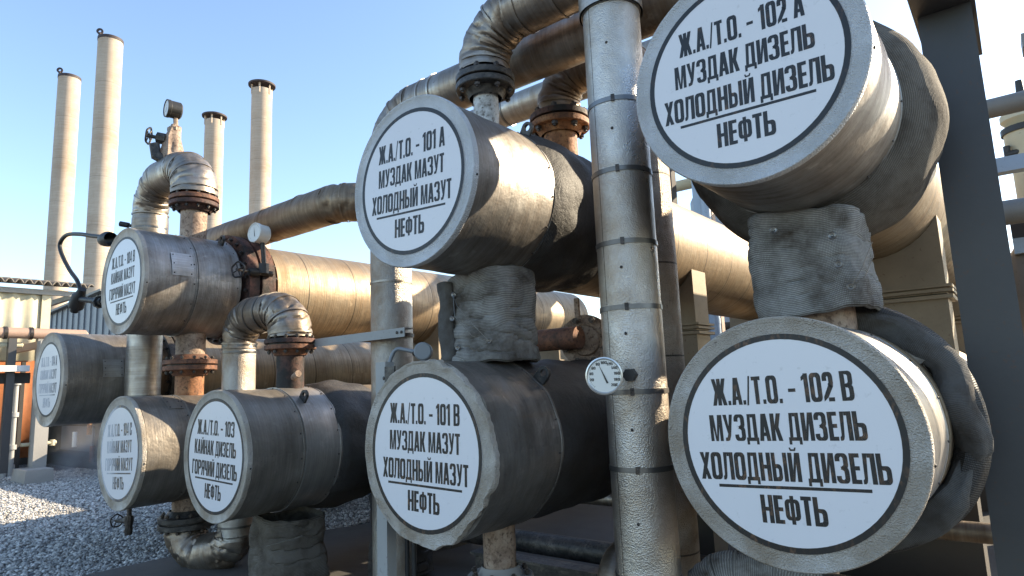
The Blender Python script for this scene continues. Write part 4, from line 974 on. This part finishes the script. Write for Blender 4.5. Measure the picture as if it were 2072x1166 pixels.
# ---------------------------------------------------------------- sheds and pipes at the far left
XB = -18.
def corr(mb, a, b, up, down, pitch, amp, nrm, n_per=8):
    """corrugated sheet from a to b, extending by vectors up/down at each end"""
    a = V(a); b = V(b); L = (b-a).length; n = int(L/pitch*n_per); vs = []; nrm = V(nrm)
    for k in range(n+1):
        p = a.lerp(b, k/n)+nrm*(amp*sin(2*pi*k/n_per)); vs += [p+V(up), p+V(down)]
    mb.add(vs, [(2*k, 2*k+1, 2*k+3, 2*k+2) for k in range(n)]); return mb
T = thing('shed', 'cream rust-streaked shed under a grey corrugated roof, far left', 'shed', (XB, 3.5, 0))
r0, r1 = at(0, 566, X=XB), at(178, 590, X=XB); w1_ = at(86, 600, X=XB); zt = (r0.z+r1.z)/2
mb = MB(); corr(mb, (XB-.03, 1.0, 0), (XB-.03, w1_.y, 0), (0, 0, zt-.10), (0, 0, at(40, 668, X=XB).z-.7), .35, .03, (1, 0, 0)); o = mb.build('wall_sheet', 'yellow_sheet', T)
o.modifiers.new('s', 'SOLIDIFY').thickness = .02
mb = MB(); corr(mb, (XB+.35, .6, zt), (XB+.35, r1.y, zt), (0, 0, 0), (-6, 0, .9), .18, .05, (0, 0, 1)); o = mb.build('roof', 'asbestos', T); o.modifiers.new('s', 'SOLIDIFY').thickness = .03
mb = MB(); box(mb, XB-6, XB+.1, r1.y-.25, r1.y-.15, zt-.22, zt-.1); box(mb, XB-.05, XB+.05, 1, r1.y-.1, zt-.22, zt-.1); mb.build('eaves_beam', 'post', T, smooth=False)
mb = MB(); box(mb, XB-.12, XB, w1_.y, w1_.y+.18, 0, zt-.1); mb.build('corner_post', 'yellow_sheet', T, smooth=False)
# second shed: blue-grey gable
T = thing('shed', 'blue-grey ribbed metal shed in shade behind exchanger 104 А', 'shed', (-21, 7, 0))
g0, g1, g2 = at(95, 640, Y=10.5), at(212, 590, Y=10.5), at(300, 560, Y=10.5)
mb = MB(); y_ = 10.5
n = 40
XE = g1.x+2.5; poly = [(g0.x, 0), (XE, 0), (XE, g1.z-.2), (g1.x, g1.z), (g0.x, g0.z)]
prism(mb, poly, y_, y_+.05); box(mb, g0.x, g0.x+.1, y_-.03, y_-.002, 0, g0.z)
xr = g0.x
while xr < XE:
    zz = g0.z+(g1.z-g0.z)*min(1, (xr-g0.x)/(g1.x-g0.x)); box(mb, xr, xr+.10, y_-.06, y_-.002, 0, zz-.02); xr += .75
mb.build('ribbed_wall', 'blue_sheet', T, smooth=False)
mb = MB(); d = V((g1.x-g0.x, 0, g1.z-g0.z)); obox(mb, V(((g0.x+g1.x)/2, y_, (g0.z+g1.z)/2+.03)), d.normalized(), V((0, 1, 0)), V((-d.z, 0, d.x)).normalized(), d.length/2+.2, .25, .05); box(mb, g1.x+.2, XE, y_-.2, y_+2, g1.z-.2, g1.z-.1); mb.build('roof', 'pipe_grey', T, smooth=False)
# dark plant wall
T = thing('dark_building', 'low dark building with drifting steam behind exchangers 104 А and 104 С', 'building', (-17.5, 5.6, 0))
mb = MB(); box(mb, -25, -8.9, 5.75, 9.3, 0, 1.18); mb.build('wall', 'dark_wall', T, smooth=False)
a_ = at(125, 862, Y=5.7); b_ = at(185, 915, Y=5.7); mb = MB(); box(mb, a_.x, b_.x, 5.70, 5.745, b_.z, a_.z); mb.build('door', 'far_door', T, smooth=False)
for k, (x, y) in enumerate(((180, 880), (185, 935), (150, 905))):
    p = at(x, y, Y=5.5); mb = MB(); cyl(mb, p, p+V((0, 0, .35)), .05, 12); tag(mb.build('small_pipe', ['rust_orange', 'rust', 'white_beam'][k]), ['rusty stub low by the dark building', 'brown stub next to the gravel edge by the dark building', 'short white stub in front of the dark building'][k], 'pipe', 'stubs by the dark building')
# rack of pipes and beams
XP = -16.5
def hpipe(name, label, y0, y1, py, wpx, mat, X_=XP, grp='pipes on the left rack', supp=True):
    c = at(60, py, X=X_); dep = (c-CAM).dot(FW); r = wpx/F_PX*dep*.8/2
    T = thing(name, label, 'pipe', (X_, c.y, c.z), grp); mb = MB(); lathe(mb, (X_, y0, c.z), (0, 1, 0), [(0, r*.3), (0, r), (y1-y0, r), (y1-y0+r*.6, r*.3)], 28); mb.build('pipe_body', mat, T); return T, c, r
Ta, ca, ra = hpipe('rack_pipe', 'brown primer-coated pipe on the rack, the thicker of the two', 1.0, at(172, 680, X=XP).y, 675, 27, 'brown_pipe')
for yy in (at(62, 675, X=XP).y, at(10, 675, X=XP).y): strap(Ta, (XP, yy, ca.z), (0, 1, 0), ra, .06, 'bolt', .02, 'pipe_clamp')
Tb, cb, rb = hpipe('rack_pipe', 'thin cream pipe right under the brown one', 1.0, at(44, 700, X=XP-.1).y, 699, 14, 'cream_pipe', XP-.1)
T = thing('pipe_rack', 'steel pipe rack with a white beam and dark legs at the far left', 'pipe rack', (XP, 3.4, 0))
c1, c2 = at(0, 738, X=XP+.1), at(57, 752, X=XP+.1); mb = MB(); box(mb, XP, XP+.2, .8, c2.y, c2.z, c1.z-.02); mb.build('white_beam', 'white_beam', T, smooth=False)
c3 = at(0, 765, X=XP-.05); mb = MB(); box(mb, XP-.12, XP-.03, .8, at(62, 765, X=XP).y, c3.z-.12, c2.z-.02); mb.build('dark_beam', 'dark_wall', T, smooth=False)
for x_ in (6, 66):
    p = at(x_, 940, X=XP); mb = MB(); box(mb, XP-.07, XP+.07, p.y-.07, p.y+.07, .2, ca.z-ra); mb.build('leg', 'pipe_grey' if x_ > 20 else 'beam', T, smooth=False)
mb = MB(); box(mb, XP-3, XP+.1, at(66, 900, X=XP).y-.05, at(66, 900, X=XP).y+.05, ca.z-ra-.2, ca.z-ra-.05); mb.build('cross_beam', 'brown_pipe', T, smooth=False)
# rusty tank wall lit behind the rack
T = thing('rusty_wall', 'orange rusty sheet wall catching the sun inside the left rack', 'wall', (-19, 3.5, 0))
p0_, p1_ = at(-60, 770, X=-19), at(64, 885, X=-19); mb = MB(); corr(mb, (-19, p0_.y, 0), (-19, p1_.y+.1, 0), (0, 0, p0_.z+.5), (0, 0, .3), .6, .03, (1, 0, 0), 6); o = mb.build('sheet', 'red_sheet', T); o.modifiers.new('s', 'SOLIDIFY').thickness = .02
for k, x_ in enumerate((14, 27)):
    p = at(x_, 860, X=-17.6); z0_ = at(x_, 905, X=-17.6).z; z1_ = at(x_, 775, X=-17.6).z
    mb = MB(); cyl(mb, (p.x, p.y, z0_-.6 if False else 0), (p.x, p.y, z1_), .055, 12)
    for z in np.linspace(z0_, z1_, 3): lathe(mb, (p.x, p.y, z), (0, 0, 1), [(-.05, .05), (-.05, .09), (.05, .09), (.05, .05)], 12)
    tag(mb.build('thin_riser', 'post'), ['thin vertical pipe with joints, left one before the orange wall', 'thin vertical pipe with joints, right one before the orange wall'][k], 'pipe', 'thin risers before the orange wall')
T = thing('dark_backdrop', 'added dark hall behind the rack and the orange wall', 'backdrop', (-20.5, 3, 0))
mb = MB(); box(mb, -21, -20.8, -2, 5.6, 0, 3.4); mb.build('back_wall', 'dark_wall', T, smooth=False)  # dark sheet added so the view behind the rack stays dark
for k, (z_, mt) in enumerate(((2.95, 'post'), (2.6, 'brown_pipe'), (2.2, 'dark_wall'))):
    mb = MB(); box(mb, -18.4, -18.3, -1, 4.75, z_-.05, z_+.05); mb.build('rail', mt, T, smooth=False)
for yy in (3.55, 4.0, 4.62):
    mb = MB(); box(mb, -18.6, -18.5, yy, yy+.08, 0, 3.2); mb.build('stanchion', 'dark_wall', T, smooth=False)
# plinths
for k, (xa_, xb_, yt, yb) in enumerate(((40, 99, 949, 977), (-20, 22, 941, 966))):
    a_ = at((xa_+xb_)/2, yb, Z=0); h_ = at((xa_+xb_)/2, yt, X=a_.x).z; wy = abs(at(xb_, yb, X=a_.x).y-at(xa_, yb, X=a_.x).y)/2
    mb = MB(); c_ = a_; v = []
    s_ = .9
    for z, q_ in ((0, 1), (h_, .94)):
        v += [(c_.x-.6*q_, c_.y-wy*q_, z), (c_.x+.3*q_, c_.y-wy*q_, z), (c_.x+.3*q_, c_.y+wy*q_, z), (c_.x-.6*q_, c_.y+wy*q_, z)]
    mb.add(v, [(0, 3, 2, 1), (4, 5, 6, 7), (0, 1, 5, 4), (1, 2, 6, 5), (2, 3, 7, 6), (3, 0, 4, 7)])
    tag(mb.build('plinth', 'concrete', smooth=False), ['concrete plinth under the rack leg with a thin pole in front', 'concrete plinth cut by the left edge of the picture'][k], 'plinth', 'concrete plinths')
# thin pole with a side arm
T = thing('tap_pole', 'thin dark pole with a small side tap standing on the gravel, far left', 'pole', tuple(at(63, 972, Z=0)))
b_ = at(63, 972, Z=0); zt_ = at(66, 770, X=b_.x).z; mb = MB(); cyl(mb, b_, (b_.x, b_.y, zt_), .05, 12); mb.build('pole', 'rust_black', T)
p = at(66, 899, X=b_.x); mb = MB(); cyl(mb, p+V((0, -.2, 0)), p+V((0, .42, 0)), .04, 10); cyl(mb, p+V((0, .35, .06)), p+V((0, .35, -.06)), .05, 10); mb.build('side_tap', 'cream_pipe', T)
mb = MB(); lathe(mb, b_, (0, 0, 1), [(0, .16), (.03, .16), (.12, .08), (.12, .04)], 16); mb.build('foot', 'conduit', T)
# tall white post behind 104 A
T = thing('white_post', 'bright white post half hidden behind the lower edge of exchanger 104 А', 'post', tuple(at(76, 950, X=-16.2)))
p = at(76, 948, X=-16.2); mb = MB(); box(mb, -16.35, -16.1, p.y-.12, p.y+.12, max(0, p.z-.2), at(76, 690, X=-16.2).z); mb.build('shaft', 'concrete', T, smooth=False)

# ---------------------------------------------------------------- plant behind, between the stacks and right of the column
def vpipe(label, px, py0, py1, Y_, wpx, mat, grp=None, name='background_pipe'):
    a_ = at(px, py0, Y=Y_); b_ = at(px, py1, Y=Y_); dep = (a_-CAM).dot(FW); th = atan2(px-1036, F_PX); r = wpx/F_PX*dep*cos(th)/2
    mb = MB(); lathe(mb, (a_.x, Y_, 0), (0, 0, 1), [(0, r), (a_.z*.5, r), (a_.z*.5, r*1.06), (a_.z*.52, r*1.06), (a_.z*.52, r), (a_.z, r), (a_.z, .001)], 28)
    return tag(mb.build(name, mat), label, 'pipe', grp)
def hx(label, x0, x1, py, pxr, Y_, wpx, mat, name='background_pipe', grp=None):
    a_ = at(pxr, py, Y=Y_); dep = (a_-CAM).dot(FW); r = wpx/F_PX*dep/2
    mb = MB(); cyl(mb, (x0, Y_, a_.z), (x1, Y_, a_.z), r, 24); return tag(mb.build(name, mat), label, 'pipe', grp)
Yb = 11.5
hx('tan horizontal pipe glimpsed above exchanger 101 А shell, right of the second riser', -7, -2.2, 374, 1385, Yb, 22, 'cream_pipe')
hx('dark blue pipe glimpsed low behind exchanger 102 В', -12, 3, 682, 1470, Yb, 12, 'pipe_grey')
hx('lower grey-green pipe crossing behind the saddle of exchanger 101 А', -12, 3, 700, 1440, Yb-.3, 16, 'pipe_grey')
hx('dark pipe just beneath the shell of exchanger 101 А, far behind', -12, 3, 660, 1470, Yb+.3, 16, 'dark_wall')
vpipe('blue-grey standing pipe with a sleeve, left one under exchanger 101 А shell', 1424, 380, 640, Yb-.6, 20, 'far_blue', 'blue-grey standing pipes')
vpipe('blue-grey standing pipe, wider and nearer to exchanger 102 В', 1494, 470, 640, Yb-.8, 30, 'far_blue', 'blue-grey standing pipes')
T = thing('steel_gantry', 'blue-grey frame of posts glimpsed under the left rim of exchanger 102 А', 'frame', (-4.6, 11, 0))
for x_, wd, mt in ((1357, .10, 'dark_wall'), (1411, .17, 'far_blue'), (1428, .05, 'brown_pipe'), (1436, .04, 'brown_pipe')):
    p = at(x_, 380, Y=11.); mb = MB(); box(mb, p.x-wd/2, p.x+wd/2, 10.95, 11.05+wd, 0, 6.2 if wd < .15 else 5.6); mb.build('frame_post', mt, T, smooth=False)
p = at(1400, 350, Y=11); mb = MB(); box(mb, -8.5, -1.5, 11.1, 11.3, 5.58, 5.8); mb.build('frame_beam', 'far_blue', T, smooth=False)
T = thing('process_vessel', 'far grey plant vessel glimpsed in the gap left of exchanger 102 А collar', 'vessel', (-4.2, 12.5, 0))
c_ = at(1455, 425, Y=12.5); mb = MB(); lathe(mb, (c_.x, 12.5, 0), (0, 0, 1), [(0, .55), (c_.z+.2, .55), (c_.z+.5, .4), (c_.z+.55, .15), (c_.z+.8, .15)], 32); mb.build('vessel_body', 'far_blue', T)
mb = MB(); cyl(mb, (c_.x+.2, 12.1, c_.z), (c_.x+1.3, 11.9, c_.z-.15), .16, 20); mb.build('side_pipe', 'post', T)
# dark backdrop wall added low down, blocks the bright gap under the shells
T = thing('backdrop_wall', 'low dark backdrop wall added across the back of the exchanger bay', 'wall', (-3, 13, 0))
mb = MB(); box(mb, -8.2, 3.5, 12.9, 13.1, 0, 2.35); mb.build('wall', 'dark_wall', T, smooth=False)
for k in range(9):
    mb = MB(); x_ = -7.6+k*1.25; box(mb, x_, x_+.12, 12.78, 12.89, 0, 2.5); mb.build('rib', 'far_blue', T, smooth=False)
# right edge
T = thing('background_valve', 'flanged valve and cream vessel at the right edge, past the steel column', 'valve', (.25, 8, 3))
c_ = at(2062, 300, Y=8); mb = MB(); lathe(mb, (c_.x+.08, 8, 2.0), (0, 0, 1), [(0, .16), (c_.z-2.0, .16), (c_.z-1.95, .19), (c_.z-1.8, .19), (c_.z-1.78, .14), (c_.z-1.72, .20), (c_.z-1.66, .20), (c_.z-1.66, .001)], 24); mb.build('vessel_body', 'cream_pipe', T)
zt = at(2062, 262, Y=8).z; mb = MB(); lathe(mb, (c_.x+.08, 8, zt-.05), (0, 0, 1), [(0, .10), (0, .21), (.06, .21), (.07, .12), (.15, .05), (.55, .03), (.55, .001)], 20); mb.build('bonnet', 'gauge_black', T)
mb = MB(); p = at(2034, 315, Y=7.9); cyl(mb, p, p+V((.3, 0, .03)), .035, 10); cyl(mb, p+V((.02, 0, -.09)), p+V((.02, 0, .09)), .03, 10); mb.build('hand_lever', 'gauge_black', T)
mb = MB(); p = at(2040, 212, Y=6); cyl(mb, (-.2, 6, p.z), (4, 6, p.z+.02), .075, 24); tag(mb.build('background_pipe', 'pipe_grey'), 'grey pipe leaving the steel column to the right, topmost there', 'pipe')
mb = MB(); p = at(2045, 335, Y=7.5); box(mb, 0, 4, 7.4, 7.55, p.z-.07, p.z+.07); tag(mb.build('background_beam', 'far_blue', smooth=False), 'pale blue-grey beam under the valve at the right edge', 'beam', 'beams right of the column')
mb = MB(); p = at(2055, 428, Y=7); cyl(mb, (0, 7, p.z), (4, 7, p.z), .11, 24); tag(mb.build('background_pipe', 'pipe_grey'), 'thick dull pipe below the pale beam at the right edge', 'pipe')
mb = MB(); p = at(2060, 465, Y=7.4); box(mb, .05, 4, 7.35, 7.5, p.z-.13, p.z+.1); tag(mb.build('background_beam', 'dark_wall', smooth=False), 'nearly black beam under the thick dull pipe at the right edge', 'beam', 'beams right of the column')
mb = MB(); p = at(2062, 498, Y=7.4); box(mb, .05, 4, 7.3, 7.5, p.z-.08, p.z+.06); tag(mb.build('background_beam', 'far_blue', smooth=False), 'blue-grey beam below the black one at the right edge', 'beam', 'beams right of the column')
mb = MB(); p = at(2065, 560, Y=7.6); lathe(mb, (p.x+.2, 7.6, 0), (0, 0, 1), [(0, .3), (p.z+.15, .3), (p.z+.3, .2), (p.z+.34, .001)], 24); tag(mb.build('background_vessel', 'pipe_grey'), 'small domed grey vessel low at the right edge', 'vessel')
mb = MB(); p = at(2066, 72, Y=8); box(mb, p.x, p.x+1.2, 8, 8.3, p.z-.12, p.z+.02); box(mb, p.x+.25, p.x+.37, 8.1, 8.2, 0, p.z-.122); tag(mb.build('lamp_platform', 'pipe_grey', smooth=False), 'small grey platform high at the top right corner', 'platform')

# ---------------------------------------------------------------- drifting steam low at the left
m = bpy.data.materials.new('steam'); m.use_nodes = True; t = m.node_tree
t.nodes.remove(t.nodes['Principled BSDF']); pv = t.nodes.new('ShaderNodeVolumePrincipled')
pv.inputs['Color'].default_value = (.9, .9, .92, 1); ob = coords(t)[0]
nz = noisetex(t, ob, 1.1, 4, .6, .4); X_, Y_, Z_ = sepv(t, ob)
fall = ramp(t, math_(t, 'MULTIPLY', Z_, .75), [(0, 1), (.9, 0)])
d_ = math_(t, 'MULTIPLY', ramp(t, nz, [(.42, 0), (.72, 1)]), fall)
t.links.new(math_(t, 'MULTIPLY', d_, .8), pv.inputs['Density']); t.links.new(pv.outputs[0], t.nodes['Material Output'].inputs['Volume'])
MAT['steam'] = m
mb = MB(); box(mb, -16.2, -10.2, 4.6, 5.6, .03, 1.3); o = mb.build('steam', 'steam', smooth=False)
tag(o, 'thin white steam drifting low before the dark building', 'steam', kind='stuff')
